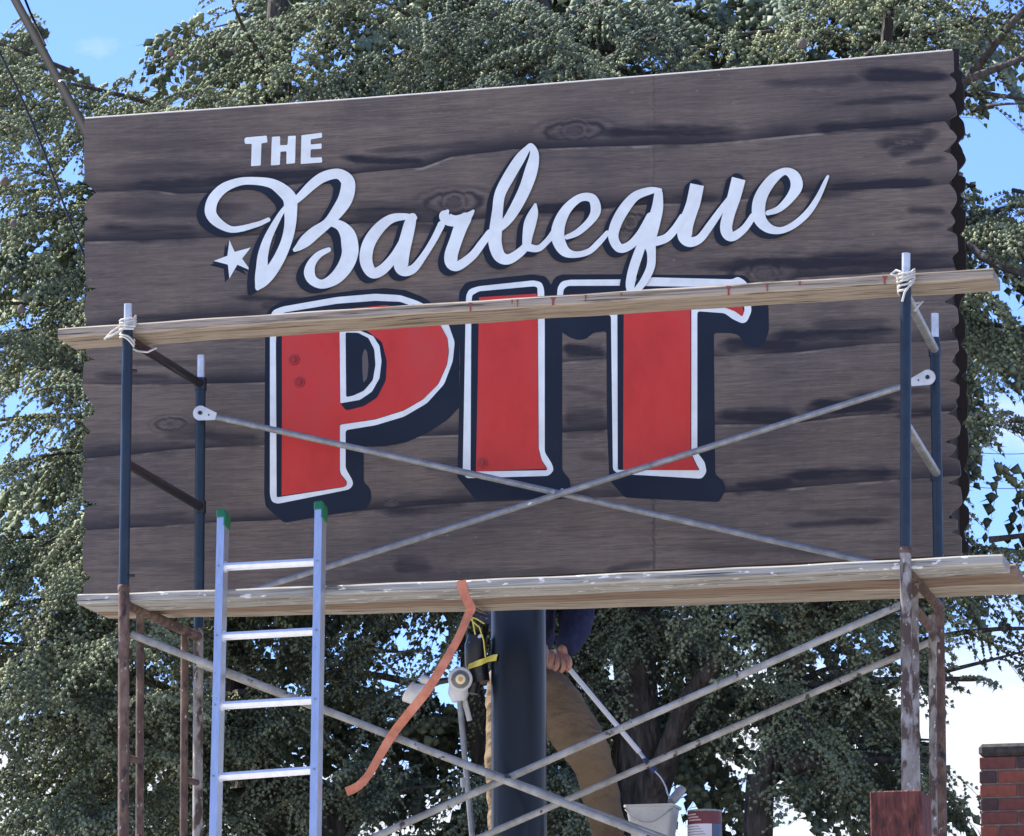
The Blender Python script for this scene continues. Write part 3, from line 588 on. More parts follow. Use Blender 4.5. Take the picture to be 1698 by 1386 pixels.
brace((352, 690), (1500, 945), YR-.035, YR-.035, GALV, clip0=True)
brace((400, 985), (1520, 633), YR-.068, YR-.068, GALV, clip1=True)
mb = MB(); c = at(921, 819, YR-.05); mb.tube([c+Vector((0, -.045, 0)), c+Vector((0, .03, 0))], .009, 10); mb.build('lock_pin', GALV, scaf)
mb = MB(); c = at(933, 813, YR-.02); mb.tube([c+Vector((0, -.01, 0)), c+Vector((0, .02, 0))], .008, 10); mb.build('lock_pin', GALV, scaf)
# lower braces: front pair and rear pair crossing
brace((218, 1052), (1110, 1400), YF+.03, YF+.03, RBRACE, r=.0155)
brace((600, 1397), (1500, 1000), YF+.065, YF+.065, RBRACE, r=.0145)
brace((328, 1100), (1130, 1400), YR-.03, YR-.03, RBRACE, r=.014)
brace((770, 1400), (1557, 1058), YR-.062, YR-.062, RBRACE, r=.014)
mb = MB(); c = at(843, 1288, YF+.04); mb.tube([c+Vector((0, -.035, 0)), c+Vector((0, .05, 0))], .008, 10); mb.build('lock_pin', BLACK, scaf)
# bracing pins on posts
for x, y, Y in ((218, 615, YF), (214, 955, YF)):
    mb = MB(); c = at(x, y, Y-.0); mb.tube([c, c+Vector((.022, .0, 0))], .007, 8); mb.build('lock_pin', BLACK, scaf)

# ------------------------------------------------------------------ planks
def plank(p0, p1, Y0, wid, th, mats, label, group=None, sag=0, endskew=0):
    """a board: p0,p1 = px of the top edge of its front face"""
    a_, b_ = at(*p0, Y0), at(*p1, Y0); n = 40; V = []; Fc = []; bev = .007
    for k in range(n+1):
        u = k/n; c = a_.lerp(b_, u)+Vector((0, 0, -sag*4*u*(1-u)+.0012*math.sin(k*1.3+a_.z*9)))
        for y, z in ((bev, 0), (0, -bev), (0, -th+bev), (bev, -th), (wid-bev, -th), (wid, -th+bev), (wid, -bev), (wid-bev, 0)):
            V.append(c+Vector((0, y+.0008*math.sin(k*.9+z*50), z)))
    for k in range(n):
        for j in range(8):
            Fc.append((k*8+j, k*8+(j+1) % 8, k*8+8+(j+1) % 8, k*8+8+j))
    Fc += [tuple(range(8))[::-1], tuple(n*8+j for j in range(8))]
    o = mesh('scaffold_plank', V, Fc, mats, None, origin=tuple(a_)); return tag(o, label, 'plank', group)
plank((96, 544), (1646, 444), YF+TR+.004, .235, .042, W_TOP, 'weathered wooden plank with small red paint marks tied across the scaffold near its top', sag=-.004)
q0 = YF+TR+.004
plank((128, 985), (1662, 918), q0, .235, .04, W_GREY, 'front walk board of the scaffold, grey and flecked with white paint', 'walk boards', sag=.010)
plank((140, 990.5), (1684, 934), q0+.24, .235, .042, W_RED, 'middle walk board of the scaffold, with a brown underside', 'walk boards', sag=.010)
plank((152, 996), (1698, 953), q0+.48, .235, .042, W_PALE, 'rearmost walk board of the scaffold, pale and longest to the right', 'walk boards', sag=.010)
# red paint marks on the top plank (real little flat dabs of paint)
def dab(x, y, L_, w_):
    w_ *= 1.3; L_ *= 1.2
    P = [(x-w_, y), (x+w_, y), (x+w_*.3, y+L_*.5), (x+w_*.4, y+L_), (x-w_*.4, y+L_), (x-w_*.3, y+L_*.45)]
    V = [at(a_, c_, q0-.003) for a_, c_ in P]; V += [v+Vector((0, .003, 0)) for v in V]; n_ = 6
    return V, [tuple(range(n_))]+[(k, (k+1) % n_, n_+(k+1) % n_, n_+k) for k in range(n_)]
tp = [o for o in COL.objects if o.name == 'scaffold_plank'][0]
REDD = material('dull_red_paint', (.26, .05, .035), .6)
for x, L_, w_ in ((780, 12, 2.6), (849, 6, 1.2), (858, 10, 1.4), (917, 11, 3.6), (971, 9, 1.6), (1208, 13, 3), (1272, 11, 1.5), (1326, 6, 2), (1467, 11, 3.5), (1030, 4, 1.5)):
    y = 544+(x-96)*(444-544)/(1646-96)+1.5
    V, Fc = dab(x, y, L_, w_)
    mesh('paint_mark', V, Fc, REDD, tp)

# ------------------------------------------------------------------ ropes
def rope(name, paths, r, mat, label, cat, n=8):
    mb = MB()
    for p in paths: mb.tube(p, r, n)
    return tag(mb.build(name, mat, None, origin=tuple(Vector(paths[0][0]))), label, cat)
def loops(cx_, cy_, Y, rx_, ry_, turns, pitch, tilt=0):
    c = at(cx_, cy_, Y); P = []
    for k in range(int(turns*16)+1):
        t_ = 2*math.pi*k/16; P.append(c+Vector((rx_*math.cos(t_), ry_*math.sin(t_), -pitch*k/16+tilt*math.cos(t_)+tilt*.4*math.sin(2.1*t_))))
    return P
rope('rope_tie', [loops(212, 528, YF, .032, .034, 4, .011, .010), loops(211, 556, YF, .029, .030, 2, .012, -.018), [at(224, 541, YF-.03), at(200, 540, YF-.045), at(185, 550, YF-.05), at(173, 563, YF-.05)], [at(222, 545, YF-.03), at(205, 545, YF-.05), at(186, 556, YF-.055), at(177, 560, YF-.06)],
  [at(214, 575, YF+.03), at(228, 582, YF+.05), at(244, 584, YF+.05), at(259, 577, YF+.09)]], .0042, ROPE, 'white rope tied round the left front scaffold post at the top plank', 'rope')
rope('rope_tie', [loops(1502, 452, YF, .034, .036, 3.5, .012, .012), loops(1502, 468, YF, .031, .033, 2, .016, .024), [at(1494, 451, YF-.03), at(1486, 448, YF-.02), at(1478, 454, YF-.02), at(1486, 458, YF-.025)], [at(1510, 470, YF-.03), at(1500, 485, YF-.045), at(1496, 500, YF-.04)],
  [at(1512, 500, YF+.03), at(1520, 503, YF+.02), at(1530, 500, YF+.03), at(1521, 509, YF+.01), at(1517, 515, YF)]], .0046, ROPE, 'white rope tied round the right front scaffold post at the top plank', 'rope')

# ------------------------------------------------------------------ orange strap
def ribbon(pts, w_, th=.002):
    """pts: list of (Vector, side vector)"""
    V = []; 
    for p, s_ in pts:
        s_ = s_.normalized()*w_/2; nrm = Vector((0, -1, 0))*th
        V += [p-s_, p+s_, p+s_-nrm, p-s_-nrm]
    Fc = []
    for k in range(len(pts)-1):
        for j in range(4): Fc.append((k*4+j, k*4+(j+1) % 4, k*4+4+(j+1) % 4, k*4+4+j))
    Fc += [(3, 2, 1, 0), tuple(4*(len(pts)-1)+j for j in range(4))]; return V, Fc
SP = catmull([(765, 962, 0), (768, 980, 0), (776, 998, 0), (781, 1009, 0), (776, 1020, .0), (760, 1057, .02), (736, 1100, .03), (708, 1145, .04), (680, 1180, .04), (652, 1216, .03), (630, 1252, .02), (612, 1283, .01), (594, 1303, 0), (574, 1313, -.02)], 4)
pts = []
for k, (x, y, dy) in enumerate(SP):
    p = at(x, y, q0-.006-dy); a_ = SP[max(k-1, 0)]; b_ = SP[min(k+1, len(SP)-1)]; d = at(b_[0], b_[1], 0)-at(a_[0], a_[1], 0); s_ = Vector((-d.z, .25*math.sin(k*.25)*d.length, d.x)); pts.append((p, s_))
V, Fc = ribbon(pts, .036, .003); o = mesh('ratchet_strap', V, Fc, STRAP, None, smooth=False, origin=tuple(pts[0][0])); tag(o, 'loose orange webbing strap hanging from the lower walk boards', 'strap')

# ------------------------------------------------------------------ ladder
lad_c = at(450, 990, YF-.04)
lad = thing('extension_ladder', (at(440, 1386, YF-.3).x, YF-.9, 0), 'aluminium ladder with green end caps leaning on the lower walk boards', 'ladder')
def lad_pt(px, py):
    # plane leaning: y = y0 - (z0 - z)*tan
    z0 = lad_c.z; y0 = lad_c.y; tl = math.tan(R(10))
    d = fw+rt2*((px-CX)/F_PX)+dn2*((py-CY)/F_PX)
    # CAM+d*t : y = y0-(z0-z)*tl
    t_ = (y0-z0*tl+CAM.z*tl-CAM.y)/(d.y-d.z*tl); return CAM+d*t_
up_ = (lad_pt(370, 860)-lad_pt(357, 1386)).normalized()
for top, bot, s_ in (((370, 858), (357, 1386), 1), ((531.5, 845), (523, 1386), -1)):
    a_, b_ = lad_pt(*top), lad_pt(*bot); d = (a_-b_).normalized(); b_ = b_-d*(b_.z/d.z)
    X = Vector((1, 0, 0)); X = (X-d*X.dot(d)).normalized(); Yv = d.cross(X)  # Yv = into scene
    if Yv.y < 0: Yv = -Yv
    # C channel, web on the outside and flanges forward/back
    prof = [(-.019, -.030), (.019, -.030), (.019, -.027), (-.0155*s_ if s_ > 0 else .0155, -.027)]
    mb = MB(); W2, DD, tt = .0155, .034, .003
    def beam(cx0, cx1, cy0, cy1):
        V = [p+X*x+Yv*y for p in (b_, a_) for x, y in ((cx0, cy0), (cx1, cy0), (cx1, cy1), (cx0, cy1))]
        mb.add(V, [(0, 1, 5, 4), (1, 2, 6, 5), (2, 3, 7, 6), (3, 0, 4, 7), (0, 3, 2, 1), (4, 5, 6, 7)])
    beam(-W2, W2, -DD, -DD+tt); beam(-W2, W2, DD-tt, DD)
    wx = W2-tt if True else -W2
    beam(W2-tt+.0002, W2+.0002, -DD+tt, DD-tt)
    r_ = mb.build('rail', RAIL, lad)
    mb = MB(); rotm = Matrix((X, Yv, d)).transposed(); mb.box(a_+d*.006, (W2+.0035, DD+.004, .020), rotm, .006); mb.box(a_-d*.018+X*(W2+.001), (.004, DD+.003, .03), rotm, .002); mb.build('end_cap', GREEN, lad)
Lx = lambda y: 370+(y-858)*(357-370)/(1386-858); Rx = lambda y: 531.5+(y-845)*(523-531.5)/(1386-845)
ys = [(940, 932), (1055, 1047), (1170, 1161), (1288, 1277)]
def rung(yl, yr):
    a_, b_ = lad_pt(Lx(yl)+6, yl), lad_pt(Rx(yr)-7, yr); mb = MB(); n_ = 16; rr = []
    V = []
    u = Vector((0, 1, 0)); v = Vector((0, 0, 1))
    for p in (a_, b_):
        for k in range(n_):
            t_ = 2*math.pi*(k+.5)/n_; rad = .0172*(1 if k % 2 else .93); V.append(p+(u*math.cos(t_)+v*math.sin(t_))*rad)
    mb.add(V, [(k, (k+1) % n_, n_+(k+1) % n_, n_+k) for k in range(n_)]); ro = mb.build('rung', RUNG, lad)
    for p in (a_, b_):
        q = MB(); q.tube([p+Vector((.004 if p is a_ else -.004, 0, 0)), p+Vector((-.004 if p is a_ else .004, 0, 0))], .024, 16)
        q.build('rung_plate', RUNG, ro)
    for p, sx_ in ((a_, -1), (b_, 1)):
        q = MB(); c_ = p+Vector((sx_*.018, -.036, 0)); q.tube([c_, c_+Vector((0, -.003, 0))], .005, 8); q.build('rivet', GALV, ro)
for a_, b_ in ys: rung(a_, b_)
for k in range(1, 13):
    y = 1288+118*k
    if lad_pt(Lx(y), y).z > .1: rung(y, y-11-k*.5)

# ------------------------------------------------------------------ flood lights on conduit
LY = .12
lp = thing('floodlight', (at(775, 1386, LY).x, LY, 0), 'white round floodlight on a thin grey conduit left of the blue pole', 'lamp')
mb = MB(); a_, b_ = at(762, 1160, LY), at(783, 1386, LY); d = (b_-a_)/(a_.z-b_.z); mb.tube([a_, b_, b_+d*b_.z], .0125, 12); mb.tube([at(769, 1290, LY), at(770, 1305, LY)], .016, 12); mb.build('conduit', GALV, lp)
mb = MB(); mb.tube([at(762, 1120, LY), at(760, 1150, LY), at(761, 1163, LY)], [.038, .045, .030], 20); mb.build('junction_box', OFFW, lp)
c = at(763, 1126, LY-.07); ax = (CAM-c).normalized(); ax = (ax+Vector((.1, 0, -.05))).normalized(); mb = MB()
mb.tube([c-ax*.07, c-ax*.02, c+ax*.006, c+ax*.012, c+ax*.010], [.028, .044, .052, .050, .043], 28, cap=False); mb.tube([c+ax*.010, c+ax*.003], [.043, .040], 28, cap=False); mb.build('lamp_housing', OFFW, lp)
mb = MB(); mb.tube([c+ax*.004, c+ax*.013, c+ax*.0135, c+ax*.008, c+ax*.012], [.042, .039, .033, .030, .026], 28, cap=False); mb.build('gasket', material('grey_gasket', (.20, .20, .19), .6), lp)
mb = MB(); mb.tube([c+ax*.007, c+ax*.014, c+ax*.017], [.030, .020, .008], 28); mb.build('lens', GLASS_Y, lp)
mb = MB(); mb.tube([c+ax*.014, c+ax*.020], [.011, .008], 16); mb.build('bulb', material('amber_bulb', (.6, .3, .08), .3), lp)
mb = MB(); mb.tube([at(770, 1160, LY+.02), at(779, 1195, LY+.04)], .012, 10); mb.build('conduit', OFFW, lp)
l2 = thing('spotlight', at(700, 1150, LY), 'small white swivel spotlight pointing left behind the orange strap', 'lamp')
mb = MB(); mb.tube([at(752, 1126, LY), at(728, 1130, LY), at(716, 1134, LY)], [.012, .014, .018], 12); mb.build('arm', BLACK, l2)
mb = MB(); mb.tube([at(722, 1132, LY), at(700, 1126, LY-.02), at(697, 1125, LY-.02)], [.016, .020, .014], 14); mb.build('neck', OFFW, l2)
mb = MB(); mb.tube([at(716, 1138, LY), at(704, 1146, LY), at(682, 1150, LY-.02), at(677, 1147, LY-.02)], [.012, .032, .046, .046], 20); mb.build('lamp_shade', OFFW, l2)
l3 = thing('spotlight', at(790, 1080, LY+.02), 'black cylindrical spotlight with a pale rim under the walk boards', 'lamp')
mb = MB(); mb.tube([at(797, 1132, LY+.02), at(790, 1100, LY+.02), at(788, 1070, LY+.0), at(791, 1055, LY+.0)], [.040, .050, .046, .040], 22); mb.tube([at(786, 1120, LY+.02), at(782, 1150, LY+.02)], [.034, .028], 16); mb.build('lamp_housing', BLACK, l3)
mb = MB(); mb.tube([at(779, 1066, LY-.03), at(800, 1052, LY-.03)], [.010, .008], 8); mb.build('visor', OFFW, l3)
# yellow tape
Y1 = [(772, 1133), (755, 1128)]
pts = [(at(x, y, LY-.05-.01*math.sin(k)), Vector((.1, 0, 1))) for k, (x, y) in enumerate(catmull([(736, 1132), (757, 1128)], 4))]
TP = catmull([(776, 1106), (788, 1101), (800, 1097), (812, 1092), (824, 1090)], 3)
pts = [(at(x, y, LY-.06+.012*math.sin(k*.9)), Vector((.25, .3*math.sin(k), 1))) for k, (x, y) in enumerate(TP)]
V, Fc = ribbon(pts, .028, .002); o = mesh('tape', V, Fc, YEL, None, origin=tuple(pts[0][0])); tag(o, 'yellow tape stretched from the round floodlight to the blue pole', 'tape')
rope('cord', [[at(779, 1024, .0), at(785, 1032, .0), at(795, 1040, .02), at(802, 1062, .05), at(805, 1090, .06)], [at(776, 1022, .0), at(790, 1026, .0), at(803, 1034, .02)], [at(783, 1026, 0), at(788, 1052, .03)]], .003, YEL, 'tangle of thin yellow cord under the lower walk boards', 'cord')
mb = MB(); mb.tube([at(780, 1008, YF+.35), at(790, 1014, YF+.5), at(806, 1020, YF+.75)], [.012, .014, .010], 10)
tag(mb.build('strap_buckle', BLACK, None, origin=tuple(at(790, 1014, YF+.5))), 'dark ratchet buckle under the lower walk boards beside the orange strap', 'buckle')

# ------------------------------------------------------------------ person
PYY = .66
def pp(x, y, dy=0): return at(x, y, PYY+dy)
PXM = (pp(900, 1100)-pp(901, 1100)).length          # metres per pixel here
def skin_obj(name, joints, edges, mat, parent, root=0, sub=2, roots=None, disp=0):
    off = wloc(parent); me = D.meshes.new(name); me.from_pydata([tuple(Vector(j[0])-off) for j in joints], edges, []); me.update()
    o = link(name, me, mat, parent)
    md = o.modifiers.new('skin', 'SKIN'); md.use_smooth_shade = True
    sv = me.skin_vertices[0].data
    for k, j in enumerate(joints):
        rr = j[1]; sv[k].radius = rr if isinstance(rr, tuple) else (rr, rr)
    for k in (roots or [root]): sv[k].use_root = True
    ms = o.modifiers.new('subsurf', 'SUBSURF'); ms.levels = sub; ms.render_levels = sub
    if disp:
        tx = D.textures.new(name+'_folds', 'CLOUDS'); tx.noise_scale = .07; tx.noise_depth = 2
        dm = o.modifiers.new('folds', 'DISPLACE'); dm.texture = tx; dm.strength = disp; dm.mid_level = .5; dm.texture_coords = 'LOCAL'
    return o
man = thing('person', pp(925, 1428), 'person in navy sweater and brown trousers standing behind the blue pole, holding a roller pole', 'person')
S = PXM
J = {'pel': pp(868, 1112), 'chest': pp(865, 985), 'neck': pp(865, 905), 'head': pp(866, 845, -.02), 'hl': pp(903, 1128), 'kl': pp(981, 1252, -.05), 'al': pp(1012, 1392), 'tl': pp(1012, 1418, -.14),
     'hr': pp(834, 1128), 'kr': pp(836, 1262, -.03), 'ar': pp(838, 1392), 'tr': pp(834, 1418, -.14), 'sl': pp(925, 925), 'el': pp(962, 1022, .02), 'wl': pp(935, 1078, -.16), 'sr': pp(806, 925), 'er': pp(790, 1010, -.02), 'wr': pp(850, 1020, -.22)}
body_j = [(J['pel'], .11), (J['chest'], .10), (J['neck'], .055), (J['hl'], .07), (J['kl'], .05), (J['al'], .04), (J['hr'], .07), (J['kr'], .05), (J['ar'], .04),
          (J['sl'], .05), (J['el'], .038), (J['wl'], (.030, .024)), (J['sr'], .05), (J['er'], .038), (J['wr'], (.03, .024)), (pp(928, 1088, -.19), (.050, .026)), (pp(868, 1012, -.26), (.04, .022)), (pp(866, 878, -.01), .055), (J['head'], (.078, .09)), (pp(866, 812, -.02), .06)]
body_e = [(0, 1), (1, 2), (0, 3), (3, 4), (4, 5), (0, 6), (6, 7), (7, 8), (1, 9), (9, 10), (10, 11), (1, 12), (12, 13), (13, 14), (11, 15), (14, 16), (2, 17), (17, 18), (18, 19)]
roots = [0]
def finger(P, r0):
    b_ = len(body_j); 
    for k, p in enumerate(P): body_j.append((p, r0*(1-.10*k)))
    for k in range(len(P)-1): body_e.append((b_+k, b_+k+1))
    roots.append(b_)
# holding hand: back of the hand to the camera, fingers curled over the pole
for k, (x0, y0, x1, y1, x2, y2, x3, y3) in enumerate([(936, 1086, 944, 1094, 945, 1104, 939, 1112), (930, 1086, 935, 1097, 935, 1108, 930, 1114), (923, 1085, 925, 1096, 924, 1106, 920, 1111), (917, 1084, 916, 1093, 914, 1101, 912, 1106)]):
    finger([pp(x0, y0, -.20), pp(x1, y1, -.23), pp(x2, y2, -.23), pp(x3, y3, -.195)], .0150)
finger([pp(918, 1080, -.19), pp(911, 1088, -.20), pp(909, 1098, -.185), pp(911, 1104, -.17)], .0125)
for k in range(4): finger([pp(862+k*5, 1014, -.27), pp(860+k*5, 1024, -.30), pp(860+k*5, 1032, -.29)], .0095)
finger([pp(855, 1012, -.26), pp(850, 1020, -.28)], .011)
bodyo = skin_obj('body', body_j, body_e, SKIN, man, roots=roots)
trj = [(pp(874, 1088), (.185, .14)), (pp(874, 1122), (.185, .15)), (pp(908, 1150), (.135, .13)), (pp(945, 1200, -.02), (.128, .12)), (pp(974, 1246, -.05), (.108, .105)), (pp(985, 1272, -.05), (.084, .088)), (pp(991, 1290, -.03), (.094, .096)), (pp(996, 1318, -.02), (.072, .08)), (pp(1000, 1336, -.01), (.086, .088)), (pp(1006, 1362), (.072, .078)), (pp(1012, 1402), (.074, .078)),
       (pp(842, 1150), (.100, .12)), (pp(842, 1205), (.084, .10)), (J['kr'], (.084, .09)), (pp(838, 1330), (.080, .085)), (pp(838, 1402), (.074, .078))]
skin_obj('trousers', trj, [(0, 1), (1, 2), (2, 3), (3, 4), (4, 5), (5, 6), (6, 7), (7, 8), (8, 9), (9, 10), (1, 11), (11, 12), (12, 13), (13, 14), (14, 15)], TROU, man, sub=3, disp=.026)
swj = [(pp(868, 1082), (.215, .15)), (pp(866, 1030), (.22, .155)), (J['chest'], (.215, .15)), (pp(865, 925), (.15, .11)), (pp(865, 895), .075), (J['sl'], .09), (pp(950, 975), .088), (pp(958, 1020, .0), .088), (pp(953, 1050, -.08), .070), (pp(938, 1078, -.175), .050),
       (J['sr'], .09), (pp(796, 975), .08), (pp(800, 1010, -.02), .075), (pp(820, 1016, -.12), .06), (pp(845, 1018, -.2), .045)]
skin_obj('sweater', swj, [(0, 1), (1, 2), (2, 3), (3, 4), (3, 5), (5, 6), (6, 7), (7, 8), (8, 9), (3, 10), (10, 11), (11, 12), (12, 13), (13, 14)], SWEAT, man, sub=3, disp=.030)
skin_obj('hair', [(pp(866, 822, .02), (.092, .098)), (pp(866, 842, .035), (.084, .09))], [(0, 1)], HAIR, man)
for s_, k in ((1, 'l'), (-1, 'r')):
    a_ = J['a'+k]; skin_obj('boot', [(a_+Vector((0, .02, -.02)), .05), (a_+Vector((0, 0, -.075)), .045), (a_+Vector((0, -.10, -.085)), .042), (a_+Vector((.01*s_, -.17, -.09)), .036)], [(0, 1), (1, 2), (2, 3)], BOOT, man)
# face (behind the board, kept simple but complete)
hd = J['head']
mb = MB(); mb.tube([hd+Vector((0, -.085, .005)), hd+Vector((0, -.112, -.018)), hd+Vector((0, -.09, -.026))], [.010, .014, .010], 10); mb.build('nose', SKIN, man)
for s_ in (-1, 1):
    dome(hd+Vector((s_*.032, -.078, .012)), .012, material('eye', (.6, .6, .58), .2), 'eye', man, h=.8)
    mb = MB(); mb.tube([hd+Vector((s_*.078, .0, .02)), hd+Vector((s_*.088, .005, 0)), hd+Vector((s_*.078, 0, -.03))], [.010, .016, .008], 10); mb.build('ear', SKIN, man)
mb = MB(); mb.tube([hd+Vector((-.024, -.084, -.05)), hd+Vector((0, -.093, -.052)), hd+Vector((.024, -.084, -.05))], [.004, .007, .004], 8); mb.build('mouth', material('lips', (.30, .10, .08), .5), man)
# paint roller on extension pole
rl = thing('paint_roller', pp(1070, 1272, -.2), 'paint roller on a white extension pole held by the person', 'paint roller')
a_, b_ = pp(918, 1078, -.18), pp(1060, 1247, -.15); mb = MB(); mb.tube([a_, b_], .0115, 14); mb.build('pole', material('white_pole', (.62, .63, .65), .35), rl)
mb = MB(); mb.tube([b_, pp(1069, 1259, -.15)], .0085, 12); mb.build('ferrule', PIN, rl)
mb = MB(); mb.tube([pp(1067, 1257, -.15), pp(1074, 1265, -.15), pp(1086, 1279, -.145)], [.008, .013, .012], 12); mb.build('handle', material('blue_grip', (.015, .035, .14), .4), rl)
mb = MB(); mb.tube([Vector(p) for p in [pp(*q) for q in catmull([(1086, 1279, -.145), (1096, 1290, -.14), (1104, 1305, -.14), (1108, 1318, -.14), (1117, 1326, -.13)], 4)]], .0035, 8); mb.build('wire_frame', PIN, rl)
mb = MB(); mb.tube([pp(1112, 1330, -.15), pp(1117, 1325, -.13), pp(1128, 1312, -.11), pp(1132, 1307, -.1)], [.016, .021, .021, .017], 18); mb.build('roller_cover', noisy('roller_nap', [(.3, (.25, .25, .24)), (.7, (.42, .42, .40))], (1, 1, 1), 50, rough=.95, bump=.8), rl)
# platform he stands on
fz = (J['al'].z-.122)
pl = MB(); x0, x1 = pp(700, 1430).x, pp(1330, 1430).x
for k in range(2):
    pl = MB(); pl.box(((x0+x1)/2, PYY-.26+k*.26, fz-.02), ((x1-x0)/2, .125, .02), None, .004)
    tag(pl.build('scaffold_plank', W_PALE if k else W_GREY, None, origin=((x0+x1)/2, PYY-.26+k*.26, fz)), 'plank the person stands on behind the sign pole, %s of the pair' % ('rear' if k else 'front'), 'plank', 'planks under the person')
for xx, lb in ((x0+.25, 'left'), (x1-.25, 'right')):
    t_ = thing('trestle', (xx, PYY-.13, 0), '%s steel trestle under the planks behind the sign pole' % lb, 'trestle')
    for yy in (-.28, .28):
        q = MB(); q.tube([(xx-.25, PYY-.13+yy, 0), (xx, PYY-.13+yy, fz-.06)], .016, 10); q.build('leg', RUST, t_)
        q = MB(); q.tube([(xx+.25, PYY-.13+yy, 0), (xx, PYY-.13+yy, fz-.06)], .016, 10); q.build('leg', RUST, t_)
    q = MB(); q.tube([(xx, PYY-.45, fz-.058), (xx, PYY+.19, fz-.058)], .018, 10); q.build('crossbar', RUST, t_)
# bucket and can on it
by = PYY-.22
def put(x, y): p = at(x, y, by); return p
tl_, tr_ = put(1043, 1330), put(1122, 1344); wb = (tr_.x-tl_.x)/2; cxb = (tl_.x+tr_.x)/2; ztop = (tl_.z+tr_.z)/2
bk = thing('bucket', (cxb, by, fz), 'white square paint pail on the plank beside the person', 'bucket')
V = []; Fc = []
def ring(hx, hy, z, rr=.02, n_=4):
    P = []
    for (sx_, sy_, a0_) in ((1, 1, 0), (-1, 1, 90), (-1, -1, 180), (1, -1, 270)):
        for k in range(n_+1):
            t_ = R(a0_+90*k/n_); P.append(Vector((cxb+sx_*(hx-rr)+rr*math.cos(t_), by+sy_*(hy-rr)+rr*math.sin(t_), z)))
    return P
zs = [(fz+.001, .66), (ztop-.012, .97), (ztop-.010, 1.06), (ztop, 1.06), (ztop, .96), (ztop-.02, .93), (fz+.006, .62)]
rings = [ring(wb*s_, wb*s_*.9, z) for z, s_ in zs]; n_ = len(rings[0])
for r_ in rings: V += r_
for j in range(len(rings)-1):
    for k in range(n_): Fc.append((j*n_+k, j*n_+(k+1) % n_, (j+1)*n_+(k+1) % n_, (j+1)*n_+k))
Fc += [tuple(range(n_))[::-1], tuple((len(rings)-1)*n_+k for k in range(n_))]
PAIL = noisy('white_plastic_pail', [(.3, (.36, .36, .34)), (.7, (.48, .48, .46))], (1, 1, 1), 9, rough=.5, bump=.05); mixin(PAIL, (.12, .10, .09), (1, 1, 1), 40, .70, .72)
mesh('pail', V, Fc, PAIL, bk)
mb = MB(); mb.tube([(cxb-wb, by-.08, ztop-.02)]+[(cxb-wb+2*wb*k/8, by-.10-.012*math.sin(k/8*3.14), ztop-.02-.06*math.sin(k/8*3.14)) for k in range(1, 8)]+[(cxb+wb, by-.08, ztop-.02)], .0028, 8); mb.build('handle', GALV, bk)
cl, crt = put(1141, 1348), put(1196, 1348); ccx = (cl.x+crt.x)/2; crr = (crt.x-cl.x)/2; cz = put(1168, 1345).z
cn = thing('paint_can', (ccx, by, fz), 'open paint can with a maroon and white paper label right of the white pail', 'paint can')
mb = MB(); mb.tube([(ccx, by, fz), (ccx, by, cz)], crr, 32, cap=False); mb.tube([(ccx, by, cz-.004), (ccx, by, cz+.002)], crr+.002, 32, cap=False); mb.tube([(ccx, by, cz+.002), (ccx, by, cz-.03)], [crr-.006, crr-.006], 32, cap=False); mb.tube([(ccx, by, fz+.003), (ccx, by, cz-.03)], [crr-.004, crr-.006], 32); mb.build('can', GALV, cn)
def wrap(name, z0, z1, a0, a1, mat, r_):
    n_ = 20; V = []; 
    for k in range(n_+1):
        t_ = R(a0+(a1-a0)*k/n_)
        for z in (z0, z1): V.append(Vector((ccx+r_*math.cos(t_), by+r_*math.sin(t_), z)))
    for k in range(n_+1):
        t_ = R(a0+(a1-a0)*k/n_)
        for z in (z0, z1): V.append(Vector((ccx+(r_-.001)*math.cos(t_), by+(r_-.001)*math.sin(t_), z)))
    o_ = 2*(n_+1); Fc = [(2*k, 2*k+2, 2*k+3, 2*k+1) for k in range(n_)]+[(o_+2*k, o_+2*k+1, o_+2*k+3, o_+2*k+2) for k in range(n_)]
    Fc += [(2*k+1, 2*k+3, o_+2*k+3, o_+2*k+1) for k in range(n_)]+[(2*k, o_+2*k, o_+2*k+2, 2*k+2) for k in range(n_)]+[(0, 1, o_+1, o_), (2*n_, o_+2*n_, o_+2*n_+1, 2*n_+1)]
    return mesh(name, V, Fc, mat, cn, smooth=False)
MAR = material('maroon_label', (.13, .022, .028), .5); LW = material('white_label', (.62, .62, .64), .5); LB = material('blue_label', (.06, .11, .20), .5)
wrap('label_band', fz+.004, cz-.006, 170, 370, MAR, crr+.0015)
wrap('label_panel', fz+.004, cz-.060, 195, 305, LW, crr+.0025); wrap('label_panel', fz+.004, cz-.060, 308, 350, LB, crr+.0025)
INK = material('grey_print', (.22, .20, .22), .6)
for k in range(6): wrap('print_line', cz-.072-k*.011, cz-.069-k*.011, 206, 262+(k*37 % 30), INK, crr+.0032)
for k in range(3): wrap('print_line', cz-.022-k*.012, cz-.016-k*.012, 205+k*6, 250+k*9, material('pale_print', (.5, .35, .35), .6), crr+.0024)

# ------------------------------------------------------------------ redwood post in front
rpY = -2.6
a_, b_ = at(1442, 1312, rpY), at(1528, 1312, rpY); hw = (b_.x-a_.x)/2
o = MB(); o.box(((a_.x+b_.x)/2, rpY+.12, a_.z/2), (hw, .12, a_.z/2), None, .004)
tag(o.build('wooden_post', REDWOOD, None, origin=((a_.x+b_.x)/2, rpY+.12, 0)), 'square rough-sawn red-brown timber post in front of the right scaffold leg', 'post')

